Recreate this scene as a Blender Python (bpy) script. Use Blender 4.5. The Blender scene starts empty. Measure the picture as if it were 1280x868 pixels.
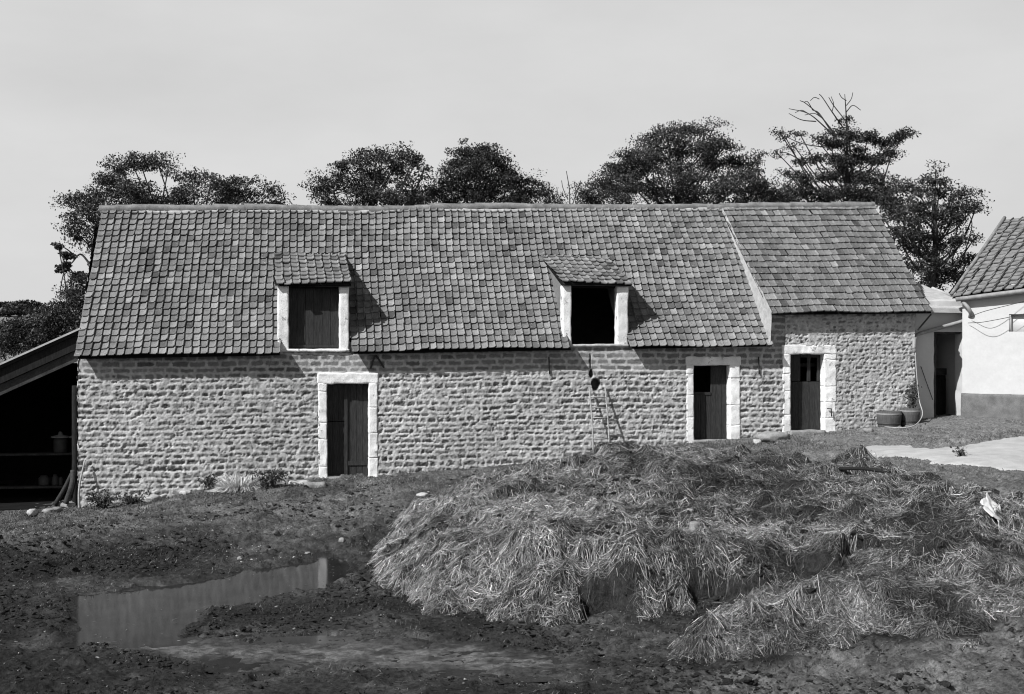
import bpy, math, random
import numpy as np

random.seed(11)
rng = np.random.default_rng(11)
SC = bpy.context.scene
COL = SC.collection

# ------------------------------------------------------------------ camera model (metres; barn front wall is the plane y = 0)
FPX, TH, DP, HC = 1711.0, math.radians(10.2), 29.2, 3.3
CAM = np.array([0.0, -DP, HC])
FW = np.array([math.sin(TH), math.cos(TH), 0.0])
RT = np.array([math.cos(TH), -math.sin(TH), 0.0])
UP = np.array([0, 0, 1.0])

def ray(px, py):
    return FW + RT * ((px - 640.0) / FPX) + UP * ((434.0 - py) / FPX)

def on_y(px, py, y=0.0):
    d = ray(px, py)
    return CAM + d * ((y + DP) / d[1])

def at_depth(px, py, Z):
    return CAM + ray(px, py) * Z

def wx(px, y=0.0):
    return on_y(px, 434, y)[0]

# ------------------------------------------------------------------ numpy noise
def _h(ix, iy, iz, seed):
    h = (ix.astype(np.int64) * 374761393 + iy.astype(np.int64) * 668265263 + iz.astype(np.int64) * 2147483647 + seed * 974711) & 0xffffffff
    h = ((h ^ (h >> 13)) * 1274126177) & 0xffffffff
    h = ((h ^ (h >> 16)) * 2246822519) & 0xffffffff
    return ((h ^ (h >> 15)) & 0xffffff) / float(0xffffff)

def vn2(x, y, seed=0):
    x = np.asarray(x, float); y = np.asarray(y, float)
    ix = np.floor(x); iy = np.floor(y); fx = x - ix; fy = y - iy
    fx = fx * fx * (3 - 2 * fx); fy = fy * fy * (3 - 2 * fy); z = np.zeros_like(ix)
    a = _h(ix, iy, z, seed); b = _h(ix + 1, iy, z, seed); c = _h(ix, iy + 1, z, seed); d = _h(ix + 1, iy + 1, z, seed)
    return ((a + (b - a) * fx) * (1 - fy) + (c + (d - c) * fx) * fy) * 2 - 1

def vn3(x, y, z, seed=0):
    x, y, z = np.broadcast_arrays(np.asarray(x, float), np.asarray(y, float), np.asarray(z, float))
    ix, iy, iz = np.floor(x), np.floor(y), np.floor(z)
    fx, fy, fz = x - ix, y - iy, z - iz
    fx = fx * fx * (3 - 2 * fx); fy = fy * fy * (3 - 2 * fy); fz = fz * fz * (3 - 2 * fz)
    r = 0
    for dx in (0, 1):
        for dy in (0, 1):
            for dz in (0, 1):
                w = (fx if dx else 1 - fx) * (fy if dy else 1 - fy) * (fz if dz else 1 - fz)
                r = r + w * _h(ix + dx, iy + dy, iz + dz, seed)
    return r * 2 - 1

def fbm2(x, y, o=4, seed=0, g=0.5):
    s, a, t = 0.0, 1.0, 0.0
    x = np.asarray(x, float); y = np.asarray(y, float)
    for k in range(o):
        s = s + a * vn2(x * 2 ** k + 17.3 * k, y * 2 ** k - 9.1 * k, seed + k); t += a; a *= g
    return s / t

def sstep(a, b, x):
    t = np.clip((x - a) / (b - a), 0, 1)
    return t * t * (3 - 2 * t)

# ------------------------------------------------------------------ materials (the photograph is black and white: every base colour is grey)
class N:
    def __init__(s, name):
        s.m = bpy.data.materials.new(name); s.m.use_nodes = True
        s.t = s.m.node_tree; s.b = s.t.nodes['Principled BSDF']
        s.tc = s.t.nodes.new('ShaderNodeTexCoord')
    def new(s, ty, **kw):
        n = s.t.nodes.new(ty)
        for k, v in kw.items(): setattr(n, k, v)
        return n
    def lk(s, a, b): s.t.links.new(a, b)
    def noise(s, scale, detail=5, rough=0.6, dist=0.0, stretch=None, src='Object'):
        n = s.new('ShaderNodeTexNoise'); n.inputs['Scale'].default_value = scale
        n.inputs['Detail'].default_value = detail; n.inputs['Roughness'].default_value = rough; n.inputs['Distortion'].default_value = dist
        if stretch:
            mp = s.new('ShaderNodeMapping'); mp.inputs['Scale'].default_value = stretch
            s.lk(s.tc.outputs[src], mp.inputs['Vector']); s.lk(mp.outputs[0], n.inputs['Vector'])
        else: s.lk(s.tc.outputs[src], n.inputs['Vector'])
        return n.outputs['Fac']
    def ramp(s, f, lo, hi, a, b):
        r = s.new('ShaderNodeMapRange'); r.inputs['From Min'].default_value = lo; r.inputs['From Max'].default_value = hi
        for nm, v in (('To Min', a), ('To Max', b)):
            if isinstance(v, (int, float)): r.inputs[nm].default_value = v
            else: s.lk(v, r.inputs[nm])
        s.lk(f, r.inputs['Value']); return r.outputs[0]
    def math(s, op, a, b):
        n = s.new('ShaderNodeMath', operation=op)
        for i, v in enumerate((a, b)):
            if isinstance(v, (int, float)): n.inputs[i].default_value = v
            else: s.lk(v, n.inputs[i])
        return n.outputs[0]
    def attr(s, name):
        return s.new('ShaderNodeAttribute', attribute_name=name).outputs['Fac']
    def bump(s, h, strength, dist):
        b = s.new('ShaderNodeBump'); b.inputs['Strength'].default_value = strength; b.inputs['Distance'].default_value = dist
        s.lk(h, b.inputs['Height']); s.lk(b.outputs[0], s.b.inputs['Normal'])
    def done(s, val, rough=0.9, spec=0.2):
        c = s.new('ShaderNodeCombineColor')
        for i in range(3):
            if isinstance(val, (int, float)): c.inputs[i].default_value = val
            else: s.lk(val, c.inputs[i])
        s.lk(c.outputs[0], s.b.inputs['Base Color'])
        if isinstance(rough, (int, float)): s.b.inputs['Roughness'].default_value = rough
        else: s.lk(rough, s.b.inputs['Roughness'])
        if isinstance(spec, (int, float)): s.b.inputs['Specular IOR Level'].default_value = spec
        else: s.lk(spec, s.b.inputs['Specular IOR Level'])
        return s.m

M = {}
def simple(name, v, var=0.35, scale=6, rough=0.9, spec=0.2, bump=0.3, bd=0.01, stretch=None, fine=60):
    n = N(name)
    a = n.noise(scale, 6, 0.65, stretch=stretch); b = n.noise(fine, 3, 0.6, stretch=stretch)
    x = n.math('MULTIPLY', n.ramp(a, 0.3, 0.7, 1 - var, 1 + var), n.ramp(b, 0.3, 0.7, 1 - var * .6, 1 + var * .6))
    n.bump(n.math('ADD', a, n.math('MULTIPLY', b, 0.4)), bump, bd)
    M[name] = n.done(n.math('MULTIPLY', x, v), rough, spec)
    return M[name]

def stone_mat(name, stone, mortar):
    n = N(name)
    t = n.attr('tone'); mo = n.attr('mortar')
    a = n.noise(9, 6, 0.7); f = n.noise(70, 4, 0.7); big = n.noise(0.55, 4, 0.6)
    st = n.math('MULTIPLY', n.math('MULTIPLY', t, stone), n.ramp(f, 0.3, 0.7, 0.62, 1.38))
    mr = n.math('MULTIPLY', n.ramp(a, 0.3, 0.7, 0.8, 1.15), mortar)
    mix = n.ramp(mo, 0, 1, st, mr)
    mix = n.math('MULTIPLY', mix, n.ramp(big, 0.3, 0.7, 0.86, 1.12))
    mix = n.math('MULTIPLY', mix, n.ramp(a, 0.32, 0.68, 0.8, 1.15))
    n.bump(n.math('ADD', f, a), 0.5, 0.012)
    M[name] = n.done(mix, 0.95, 0.1)
stone_mat('wall_stone', 0.205, 0.43)
stone_mat('rubble_stone', 0.23, 0.41)

def tile_mat(name, v):
    n = N(name)
    t = n.attr('tone'); a = n.noise(5, 6, 0.7); f = n.noise(45, 5, 0.7); li = n.noise(16, 4, 0.75)
    x = n.math('MULTIPLY', t, n.ramp(f, 0.3, 0.7, 0.6, 1.4))
    x = n.math('MULTIPLY', x, n.ramp(a, 0.3, 0.7, 0.78, 1.22))
    lich = n.ramp(li, 0.60, 0.68, 0.0, 0.6)
    x = n.ramp(lich, 0, 1, n.math('MULTIPLY', x, v), v * 2.4)
    n.bump(f, 0.5, 0.01)
    M[name] = n.done(x, 0.85, 0.25)
tile_mat('roof_tile', 0.165)
tile_mat('annex_tile', 0.145)
simple('ridge_tile', 0.19, 0.4, 5)
simple('mortar', 0.38, 0.25, 7, bump=0.6, bd=0.02)
def chipped(name, v, chip, lo, hi):
    n = N(name); a = n.noise(5, 7, 0.72); f = n.noise(38, 4, 0.7); c = n.noise(3.2, 2, 0.5)
    x = n.math('MULTIPLY', n.ramp(f, 0.3, 0.7, v * .86, v * 1.06), n.ramp(c, 0.3, 0.7, 0.82, 1.08))
    k = n.ramp(a, lo, hi, 0.0, 1.0)
    n.bump(n.math('ADD', f, n.math('MULTIPLY', a, 1.5)), 0.6, 0.015)
    M[name] = n.done(n.ramp(k, 0, 1, x, n.ramp(f, 0.3, 0.7, chip * .7, chip * 1.3)), 0.95, 0.1)
chipped('limewash', 0.82, 0.32, 0.59, 0.65)
chipped('old_limewash', 0.78, 0.26, 0.58, 0.64)
simple('house_limewash', 0.50, 0.05, 1.2, bump=0.25, bd=0.015, fine=18)
simple('dark_wood', 0.02, 0.5, 9, rough=0.9, spec=0.08, stretch=(8, 8, 0.6), fine=30)
simple('grey_wood', 0.036, 0.5, 8, rough=0.9, spec=0.08, stretch=(8, 8, 0.6), fine=30)
simple('pale_wood', 0.30, 0.35, 8, rough=0.85, fine=40)
simple('beam_wood', 0.05, 0.4, 5, rough=0.9, spec=.08, fine=40)
simple('black_iron', 0.03, 0.3, 20, rough=0.6, spec=0.4)
simple('zinc', 0.24, 0.25, 8, rough=0.6, spec=0.3, bump=0.1)
simple('slab_roof', 0.42, 0.2, 6)
simple('pale_stone', 0.42, 0.25, 9, bump=0.7, bd=0.02)
simple('grey_stone', 0.24, 0.35, 7, bump=0.7, bd=0.02)
simple('cement_plinth', 0.14, 0.3, 5)
simple('hose_rubber', 0.36, 0.15, 10, rough=0.6)
simple('cloth', 0.5, 0.06, 5, rough=0.9, bump=0.3)
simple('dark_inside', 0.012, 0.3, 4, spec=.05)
simple('bark', 0.055, 0.4, 6, bump=0.8, bd=0.03, stretch=(3, 3, 0.6))
simple('tub_wood', 0.075, 0.4, 8, stretch=(10, 10, 0.6))
simple('pale_ware', 0.05, 0.2, 8, rough=0.5)
simple('chalk_yard', 0.38, 0.14, 3, fine=40, bump=0.25, bd=0.008)

def leaf_mat(name, v, rough=0.5):
    n = N(name); t = n.attr('tone')
    b = n.done(n.math('MULTIPLY', t, v), rough, 0.35)
    tr = n.new('ShaderNodeBsdfTranslucent'); mx = n.new('ShaderNodeMixShader'); mx.inputs[0].default_value = 0.22
    c = n.new('ShaderNodeCombineColor'); q = n.math('MULTIPLY', t, v * 1.1)
    for i in range(3): n.lk(q, c.inputs[i])
    n.lk(c.outputs[0], tr.inputs['Color'])
    out = n.t.nodes['Material Output']
    n.lk(n.b.outputs[0], mx.inputs[1]); n.lk(tr.outputs[0], mx.inputs[2]); n.lk(mx.outputs[0], out.inputs['Surface'])
    M[name] = b
leaf_mat('leaf', 0.05)
leaf_mat('dark_leaf', 0.034)
leaf_mat('weed_leaf', 0.06)
leaf_mat('grass_blade', 0.085)
def straw_mat(name, v):
    n = N(name); t = n.attr('tone')
    M[name] = n.done(n.math('MULTIPLY', t, v), 0.6, 0.3)
straw_mat('straw', 0.42)

# ground: dark mud, drier and grassier towards the barn, worn pale earth by the house
n = N('yard_mud')
wet = n.attr('wet'); dry = n.attr('dry')
a = n.noise(1.3, 8, 0.68); f = n.noise(16, 6, 0.72); g = n.noise(75, 4, 0.7)
mud = n.math('MULTIPLY', n.ramp(f, 0.34, 0.66, 0.008, 0.04), n.ramp(a, 0.3, 0.7, 0.5, 1.6))
earth = n.math('MULTIPLY', n.ramp(f, 0.32, 0.68, 0.06, 0.26), n.ramp(g, 0.3, 0.7, 0.5, 1.5))
x = n.ramp(dry, 0, 1, mud, earth)
n.bump(n.math('ADD', f, n.math('MULTIPLY', g, 0.5)), 0.8, 0.03)
M['yard_mud'] = n.done(x, n.ramp(wet, 0, 1, 0.95, 0.4), n.ramp(wet, 0, 1, 0.08, 0.3))
n = N('heap_mud')
f = n.noise(12, 6, 0.72); g = n.noise(60, 4, 0.7)
n.bump(n.math('ADD', f, g), 0.9, 0.03)
M['heap_mud'] = n.done(n.math('MULTIPLY', n.ramp(f, 0.3, 0.7, 0.010, 0.05), n.ramp(g, 0.3, 0.7, 0.4, 1.6)), 0.9, 0.1)
n = N('hill_field')
f = n.noise(0.02, 4, 0.6); g = n.noise(0.25, 5, 0.7)
M['hill_field'] = n.done(n.math('MULTIPLY', n.ramp(f, 0.4, 0.6, 0.10, 0.22), n.ramp(g, 0.3, 0.7, 0.7, 1.3)), 0.95, 0.1)
n = N('puddle_water')
f = n.noise(9, 2, 0.5, stretch=(1, 1.0, 1))
n.bump(f, 0.03, 0.01)
M['puddle_water'] = n.done(n.ramp(n.noise(2.5, 4, 0.6), 0.3, 0.7, 0.014, 0.03), 0.08, 0.5)
M['puddle_water'].node_tree.nodes['Principled BSDF'].inputs['IOR'].default_value = 1.13

# ------------------------------------------------------------------ mesh helpers
ORIG = {}
def put(o, label=None, cat=None, group=None, kind=None):
    if label: o['label'] = label
    if cat: o['category'] = cat
    if group: o['group'] = group
    if kind: o['kind'] = kind
    return o

def root(name, loc, label, cat, group=None):
    o = bpy.data.objects.new(name, None); COL.objects.link(o)
    o.location = loc; o.empty_display_size = 0.3
    ORIG[o.name] = np.array(loc, float)
    return put(o, label, cat, group)

class MB:
    """collects pieces of geometry; build() links them as ONE mesh object"""
    def __init__(s): s.V = []; s.F = []; s.A = {}; s.n = 0
    def add(s, V, F, **attrs):
        V = np.asarray(V, float).reshape(-1, 3)
        if isinstance(F, np.ndarray): F = [F]
        for f in F: s.F.append(np.asarray(f, np.int64) + s.n)
        for k, v in attrs.items():
            s.A.setdefault(k, []).append((s.n, np.broadcast_to(np.asarray(v, float), (len(V),))))
        s.V.append(V); s.n += len(V); return s
    def build(s, name, mat, parent=None, smooth=True, loc=None):
        V = np.concatenate(s.V)
        if parent is not None: off = ORIG[parent.name]
        elif loc is not None: off = np.array(loc, float)
        else:
            off = (V.min(0) + V.max(0)) / 2; off[2] = V[:, 2].min()
        me = bpy.data.meshes.new(name)
        me.vertices.add(len(V)); me.vertices.foreach_set('co', (V - off).astype(np.float32).ravel())
        loops = np.concatenate([f.ravel() for f in s.F]); tot = np.concatenate([np.full(len(f), f.shape[1]) for f in s.F])
        st = np.concatenate([[0], np.cumsum(tot)[:-1]])
        me.loops.add(len(loops)); me.polygons.add(len(tot))
        me.polygons.foreach_set('loop_start', st.astype(np.int32))
        me.loops.foreach_set('vertex_index', loops.astype(np.int32))
        me.update(calc_edges=True); me.validate()
        me.polygons.foreach_set('use_smooth', np.full(len(me.polygons), smooth))
        for k, parts in s.A.items():
            arr = np.ones(len(V), np.float32)
            for o, v in parts: arr[o:o + len(v)] = v
            me.attributes.new(k, 'FLOAT', 'POINT').data.foreach_set('value', arr)
        me.materials.append(M[mat])
        ob = bpy.data.objects.new(name, me); COL.objects.link(ob)
        if parent is not None: ob.parent = parent
        else: ob.location = off
        ORIG[ob.name] = off
        return ob

def grid_faces(nu, nv, mask=None):
    i = np.arange(nu * nv).reshape(nu, nv)
    q = np.stack([i[:-1, :-1], i[1:, :-1], i[1:, 1:], i[:-1, 1:]], -1)
    return q[mask] if mask is not None else q.reshape(-1, 4)

def box(lo, hi):
    x0, y0, z0 = lo; x1, y1, z1 = hi
    V = [(x0, y0, z0), (x1, y0, z0), (x1, y1, z0), (x0, y1, z0), (x0, y0, z1), (x1, y0, z1), (x1, y1, z1), (x0, y1, z1)]
    return np.array(V, float), np.array([(0, 3, 2, 1), (4, 5, 6, 7), (0, 1, 5, 4), (1, 2, 6, 5), (2, 3, 7, 6), (3, 0, 4, 7)])

def rbox(lo, hi, res=0.05, r=0.012, amp=0.006, fr=6.0, seed=0, amp2=None):
    """box with rounded, hand-made, slightly uneven faces"""
    lo = np.array(lo, float); hi = np.array(hi, float)
    ns = [max(2, int(math.ceil((hi[k] - lo[k]) / res)) + 1) for k in range(3)]
    Vs, Fs, n0 = [], [], 0
    for ax in range(3):
        a, b = [(1, 2), (2, 0), (0, 1)][ax]
        A, B = np.meshgrid(np.linspace(lo[a], hi[a], ns[a]), np.linspace(lo[b], hi[b], ns[b]), indexing='ij')
        for side in (0, 1):
            P = np.zeros(A.shape + (3,)); P[..., a] = A; P[..., b] = B; P[..., ax] = hi[ax] if side else lo[ax]
            F = grid_faces(ns[a], ns[b])
            if not side: F = F[:, ::-1]
            Vs.append(P.reshape(-1, 3)); Fs.append(F + n0); n0 += A.size
    V = np.concatenate(Vs); F = np.concatenate(Fs)
    key = np.round(V * 1e4).astype(np.int64)
    _, idx, inv = np.unique(key, axis=0, return_index=True, return_inverse=True)
    V = V[idx]; F = inv.reshape(-1)[F]
    r = min(r, 0.49 * (hi - lo).min())
    c = np.clip(V, lo + r, hi - r); d = V - c; L = np.linalg.norm(d, axis=1, keepdims=True); L[L == 0] = 1
    V = c + d / L * r
    x, y, z = V.T
    for k in range(3):
        V[:, k] += amp * vn3(x * fr + 31 * k, y * fr, z * fr, seed) + amp * .5 * vn3(x * fr * 3 + 7 * k, y * fr * 3, z * fr * 3, seed + 5)
    return V, F

def tube(P, R, ns=6, cap=True):
    P = np.asarray(P, float); R = np.broadcast_to(np.asarray(R, float), (len(P),))
    T = np.gradient(P, axis=0); T /= np.maximum(np.linalg.norm(T, axis=1, keepdims=True), 1e-9)
    ref = np.array([0, 0, 1.0]) if abs(T[:, 2]).mean() < 0.8 else np.array([1.0, 0, 0])
    A = np.cross(T, ref); A /= np.maximum(np.linalg.norm(A, axis=1, keepdims=True), 1e-9); B = np.cross(T, A)
    th = np.arange(ns) * 2 * math.pi / ns
    V = P[:, None] + R[:, None, None] * (A[:, None] * np.cos(th)[None, :, None] + B[:, None] * np.sin(th)[None, :, None])
    i = np.arange(len(P) * ns).reshape(len(P), ns); j = np.roll(i, -1, 1)
    F = [np.stack([i[:-1], j[:-1], j[1:], i[1:]], -1).reshape(-1, 4)]
    if cap: F += [i[:1, ::-1], i[-1:]]
    return V.reshape(-1, 3), F

def curve(pts, n=12):
    """smooth polyline through points"""
    P = np.asarray(pts, float)
    if len(P) < 3: return P[0] + (P[-1] - P[0]) * np.linspace(0, 1, n)[:, None]
    Q = np.vstack([2 * P[0] - P[1], P, 2 * P[-1] - P[-2]]); out = []
    for k in range(1, len(Q) - 2):
        t = np.linspace(0, 1, n, endpoint=False)[:, None]; a, b, c, d = Q[k - 1], Q[k], Q[k + 1], Q[k + 2]
        out.append(0.5 * (2 * b + (c - a) * t + (2 * a - 5 * b + 4 * c - d) * t * t + (-a + 3 * b - 3 * c + d) * t ** 3))
    return np.vstack(out + [P[-1:]])

def lathe(c, prof, ns=20):
    c = np.array(c, float); th = np.arange(ns) * 2 * math.pi / ns
    V = np.array([[c[0] + r * math.cos(t), c[1] + r * math.sin(t), c[2] + z] for r, z in prof for t in th])
    i = np.arange(len(prof) * ns).reshape(len(prof), ns); j = np.roll(i, -1, 1)
    return V, [np.stack([i[:-1], j[:-1], j[1:], i[1:]], -1).reshape(-1, 4), i[:1, ::-1], i[-1:]]

_ico = None
def ico():
    global _ico
    if _ico is None:
        import bmesh
        bm = bmesh.new(); bmesh.ops.create_icosphere(bm, subdivisions=3, radius=1)
        _ico = (np.array([v.co[:] for v in bm.verts]), np.array([[v.index for v in f.verts] for f in bm.faces])); bm.free()
    return _ico

def rock(c, s, seed, rough=0.3):
    V, F = ico(); V = V.copy(); x, y, z = V.T
    k = 1 + rough * vn3(x * 1.3, y * 1.3, z * 1.3, seed) + rough * .5 * vn3(x * 3, y * 3, z * 3, seed + 1)
    V = np.sign(V) * np.abs(V) ** 0.75 * k[:, None]
    a = seed * 1.7; R = np.array([[math.cos(a), -math.sin(a), 0], [math.sin(a), math.cos(a), 0], [0, 0, 1]])
    return (V * np.array(s)) @ R.T + np.array(c), F

# ------------------------------------------------------------------ ground
GP = np.array([(-3.78, 0, 0), (-.53, 0, .45), (1.7, 0, .57), (4.56, 0, .70), (6.3, 0, .84), (9.2, 0, 1.16), (11.4, 0, 1.30), (12.7, 0, 1.38),
    (14.6, -.1, 1.60), (15.9, .2, 1.69), (17.6, -2, 1.66), (12, -8.4, 1.25), (11.1, -4.3, 1.28), (14, -5, 1.45), (-8, 0, -.1), (-13, 0, -.2),
    (-2.5, -9.4, -.16), (1.1, -6.4, -.15), (-1.6, -13.8, -.15), (2.3, -14.5, -.13), (-.5, -3, .2), (2, -3, .33), (-4, -3, -.02), (-4, -6, -.06),
    (5, -14, -.12), (3, -11, -.13), (-6, -12, -.06), (0, -20, -.1), (8, -18, .1), (10, -13, .6), (15, -12, 1.2), (20, 0, 1.7), (20, -12, 1.3),
    (0, 10, .8), (15, 10, 1.6), (-10, 10, -.1), (-10, -10, -.05), (-10, -20, -.1), (10, -25, .05), (-3.78, 4, .0), (-1.5, -10.5, -.15), (-.5, -8.2, -.15), (4.5, -7, .05)], float)
class RBF:
    def __init__(s, P, sm=0.02):
        s.p = P[:, :2]; n = len(P)
        D = np.linalg.norm(s.p[:, None] - s.p[None], axis=2)
        A = np.zeros((n + 3, n + 3)); A[:n, :n] = D - sm * np.eye(n); A[:n, n] = 1; A[:n, n + 1:] = s.p; A[n, :n] = 1; A[n + 1:, :n] = s.p.T
        s.w = np.linalg.solve(A, np.concatenate([P[:, 2], [0, 0, 0]]))
    def __call__(s, x, y):
        x, y = np.asarray(x, float), np.asarray(y, float)
        r = s.w[-3] + s.w[-2] * x + s.w[-1] * y
        for k, (a, b) in enumerate(s.p): r = r + s.w[k] * np.sqrt((x - a) ** 2 + (y - b) ** 2 + 0.04)
        return r
GR = RBF(GP)
WATER = -0.155

def zplane(px, py, z): 
    d = ray(px, py); return (CAM + d * ((z - HC) / d[2]))[:2]
PUD = np.array([zplane(a, b, WATER) for a, b in [(97, 746), (150, 741), (215, 733), (280, 722), (340, 711), (398, 703), (398, 690), (412, 690), (424, 702), (434, 712),
     (424, 724), (390, 733), (352, 741), (318, 748), (288, 752), (262, 757), (246, 770), (228, 785), (214, 797), (232, 806), (205, 808), (150, 803), (97, 800)]])
PUD2 = np.array([zplane(a, b, WATER) for a, b in [(120, 800), (240, 800), (330, 806), (470, 803), (600, 808), (690, 822), (740, 836), (640, 843), (520, 838), (400, 834), (300, 832), (190, 818)]])
def sdist(P, x, y):
    x = np.asarray(x, float); y = np.asarray(y, float)
    d = np.full(x.shape, 1e9); ins = np.zeros(x.shape, bool)
    for k in range(len(P)):
        a, b = P[k - 1], P[k]; e = b - a
        t = np.clip(((x - a[0]) * e[0] + (y - a[1]) * e[1]) / (e @ e), 0, 1)
        d = np.minimum(d, np.hypot(x - a[0] - t * e[0], y - a[1] - t * e[1]))
        c = ((a[1] > y) != (b[1] > y)) & (x < (b[0] - a[0]) * (y - a[1]) / (b[1] - a[1] + 1e-12) + a[0])
        ins ^= c
    return np.where(ins, d, -d)
PALE_PX = [(a, b) for a, b in [(1056, 562), (1090, 556), (1130, 557), (1165, 562), (1200, 560), (1235, 552), (1300, 546), (1310, 592), (1254, 586), (1215, 584), (1180, 583), (1160, 577), (1140, 572), (1100, 571)]]

def ground_base(x, y):
    xc = np.clip(x, -13, 21); yc = np.clip(y, -25, 11)
    z = GR(xc, yc)
    out = np.hypot(x - xc, y - yc)
    return z * np.exp(-out / 60) + 0.4 * (1 - np.exp(-out / 60))

def ground_z(x, y, detail=True):
    x = np.asarray(x, float); y = np.asarray(y, float)
    z = ground_base(x, y)
    core = (np.abs(x - 4) < 18) & (y > -22) & (y < 3)
    low_zone = core; core = core * (1 - .85 * sstep(-.4, .1, sdist(PALE, x, y)))
    near = sstep(1.0, -1.5, y)                 # smooth at the wall foot
    mud = sstep(-1.5, -5, y)
    z = z + 0.05 * fbm2(x * .7, y * .7, 3, 3) * near
    cl = fbm2(x * 2.1, y * 2.1, 5, 8, .62)
    rut = 0
    for ax_, ay_, bx_, by_, cur in ((-6, -7.4, 3.2, -2.4, .5), (-6, -9.0, 3.6, -4.0, .5), (-7, -5.0, 2.0, -1.6, .3)):
        e = np.array([bx_ - ax_, by_ - ay_]); L_ = np.hypot(*e); u_ = ((x - ax_) * e[0] + (y - ay_) * e[1]) / L_; v_ = ((x - ax_) * -e[1] + (y - ay_) * e[0]) / L_ - cur * np.sin(u_ / L_ * 3.1) - .25 * vn2(u_ * .7, u_ * 0, 77)
        rut = rut + (np.exp(-(v_ / .14) ** 2) - .6 * np.exp(-((np.abs(v_) - .3) / .12) ** 2)) * sstep(-.5, .8, u_) * sstep(L_ + .5, L_ - .8, u_)
    hoof = fbm2(x * 2.9 + 7, y * 3.6, 3, 81, .5); z = z - core * .055 * sstep(.16, .34, hoof) + core * .02 * sstep(.05, .16, hoof) * (1 - sstep(.16, .22, hoof))
    z = z - core * .085 * rut
    z = z + core * (near * 0.03 + mud * 0.06) * cl + core * (near * .02 + mud * 0.05) * np.abs(fbm2(x * 4.5, y * 4.5, 4, 21, .65)) + core * near * .018 * fbm2(x * 12, y * 12, 3, 24, .6)
    d1 = sdist(PUD, x, y) + 0.15 * fbm2(x * 3.1, y * 3.1, 5, 31, .68)
    d2 = sdist(PUD2, x, y) + 0.25 * fbm2(x * 2.2, y * 2.2, 4, 33)
    k1 = sstep(-.25, .12, d1); z = z * (1 - k1) + (WATER - 0.03) * k1
    rim = np.exp(-((d1 + .3) / .25) ** 2); z = z + core * rim * .02
    k2 = sstep(-.5, .3, d2) * (1 - k1)
    k2 = k2 * .75; z = z * (1 - k2) + (WATER + 0.010 + 0.035 * fbm2(x * 2.5, y * 3.5, 5, 35, .68)) * k2
    # keep everything else in the low corner clear of the water sheet
    low = low_zone & (d1 < -.3) & (d2 < -.6)
    z = np.where(low, np.maximum(z, WATER + .012), z)
    return z

def ghit(px, py, f=None):
    f = f or ground_z; d = ray(px, py); ts = np.linspace(9, 60, 1400); P = CAM[None] + ts[:, None] * d[None]
    g_ = f(P[:, 0], P[:, 1]); k = np.argmax(P[:, 2] < g_)
    return P[k] if P[k, 2] < g_[k] else P[-1]
PALE = np.array([ghit(a, b, ground_base)[:2] for a, b in PALE_PX])
def axis(a, b, step, far):
    c = list(np.arange(a, b + 1e-6, step)); s = step; lo, hi = [], []
    v = a
    while v > -far: s *= 1.25; v -= s; lo.append(v)
    v, s = b, step
    while v < far: s *= 1.25; v += s; hi.append(v)
    return np.array(lo[::-1] + c + hi)
gx = axis(-8.5, 18.5, 0.042, 900); gy = axis(-17.2, 1.0, 0.042, 900)
X, Y = np.meshgrid(gx, gy, indexing='ij')
Zg = ground_z(X, Y)
dpal = sdist(PALE, X, Y)
wetness = np.clip(sstep(-.9, .0, sdist(PUD, X, Y)) + sstep(-.8, .1, sdist(PUD2, X, Y)), 0, 1)
dry_and_sheen = 0.75 * sstep(9.0, 12.0, X - 0.25 * Y - 0.6 * fbm2(X, Y, 3, 50)) * sstep(-14, -7, Y) + 0.72 * sstep(-6.6, -2.4, Y + 1.6 * fbm2(X * .6, Y * .6, 4, 51)) * (.35 + .65 * sstep(-.3, .3, fbm2(X * 2.2, Y * 2.2, 5, 52, .65))) + .38 * sstep(.0, .4, fbm2(X * .8, Y * .8, 4, 53)) * (.3 + .7 * sstep(-.2, .3, fbm2(X * 3.5, Y * 3.5, 4, 54, .7)))
dry_and_sheen = np.maximum(dry_and_sheen, .8 * sstep(3.2, 5.0, X + .8 * fbm2(X, Y, 3, 55)) * sstep(-14.9, -15.6, Y + .5 * fbm2(X * 1.5, Y * 1.5, 3, 56)) * (.45 + .55 * sstep(-.3, .3, fbm2(X * 4, Y * 4, 4, 59))))
dry_and_sheen = np.maximum(dry_and_sheen, sstep(-.3, .3, sdist(PUD2, X, Y) + .5 * fbm2(X * 2.4, Y * 2.4, 4, 57)) * (.12 + .75 * sstep(-.3, .35, fbm2(X * 4, Y * 7, 5, 58, .75))))  # pale streaks: sheen of the damp mud put into the colour
g = MB().add(np.stack([X, Y, Zg], -1), grid_faces(len(gx), len(gy)), wet=wetness.ravel(), dry=np.clip(dry_and_sheen, 0, 1).ravel())
put(g.build('ground', 'yard_mud', loc=(0, 0, 0)), kind='structure')

# puddle sheet: only where the ground dips under it
pb = MB(); px_ = np.arange(-3.6, 4.2, .06); py_ = np.arange(-15.6, -5.6, .06)
PX, PY = np.meshgrid(px_, py_, indexing='ij'); PM = np.maximum(sdist(PUD, PX, PY), sdist(PUD2, PX, PY)) > -.45
m = PM[:-1, :-1] & PM[1:, :-1] & PM[1:, 1:] & PM[:-1, 1:]
pb.add(np.stack([PX, PY, np.full_like(PX, WATER)], -1), grid_faces(len(px_), len(py_), m))
put(pb.build('puddle', 'puddle_water', loc=(0, 0, 0)), kind='structure')

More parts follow.
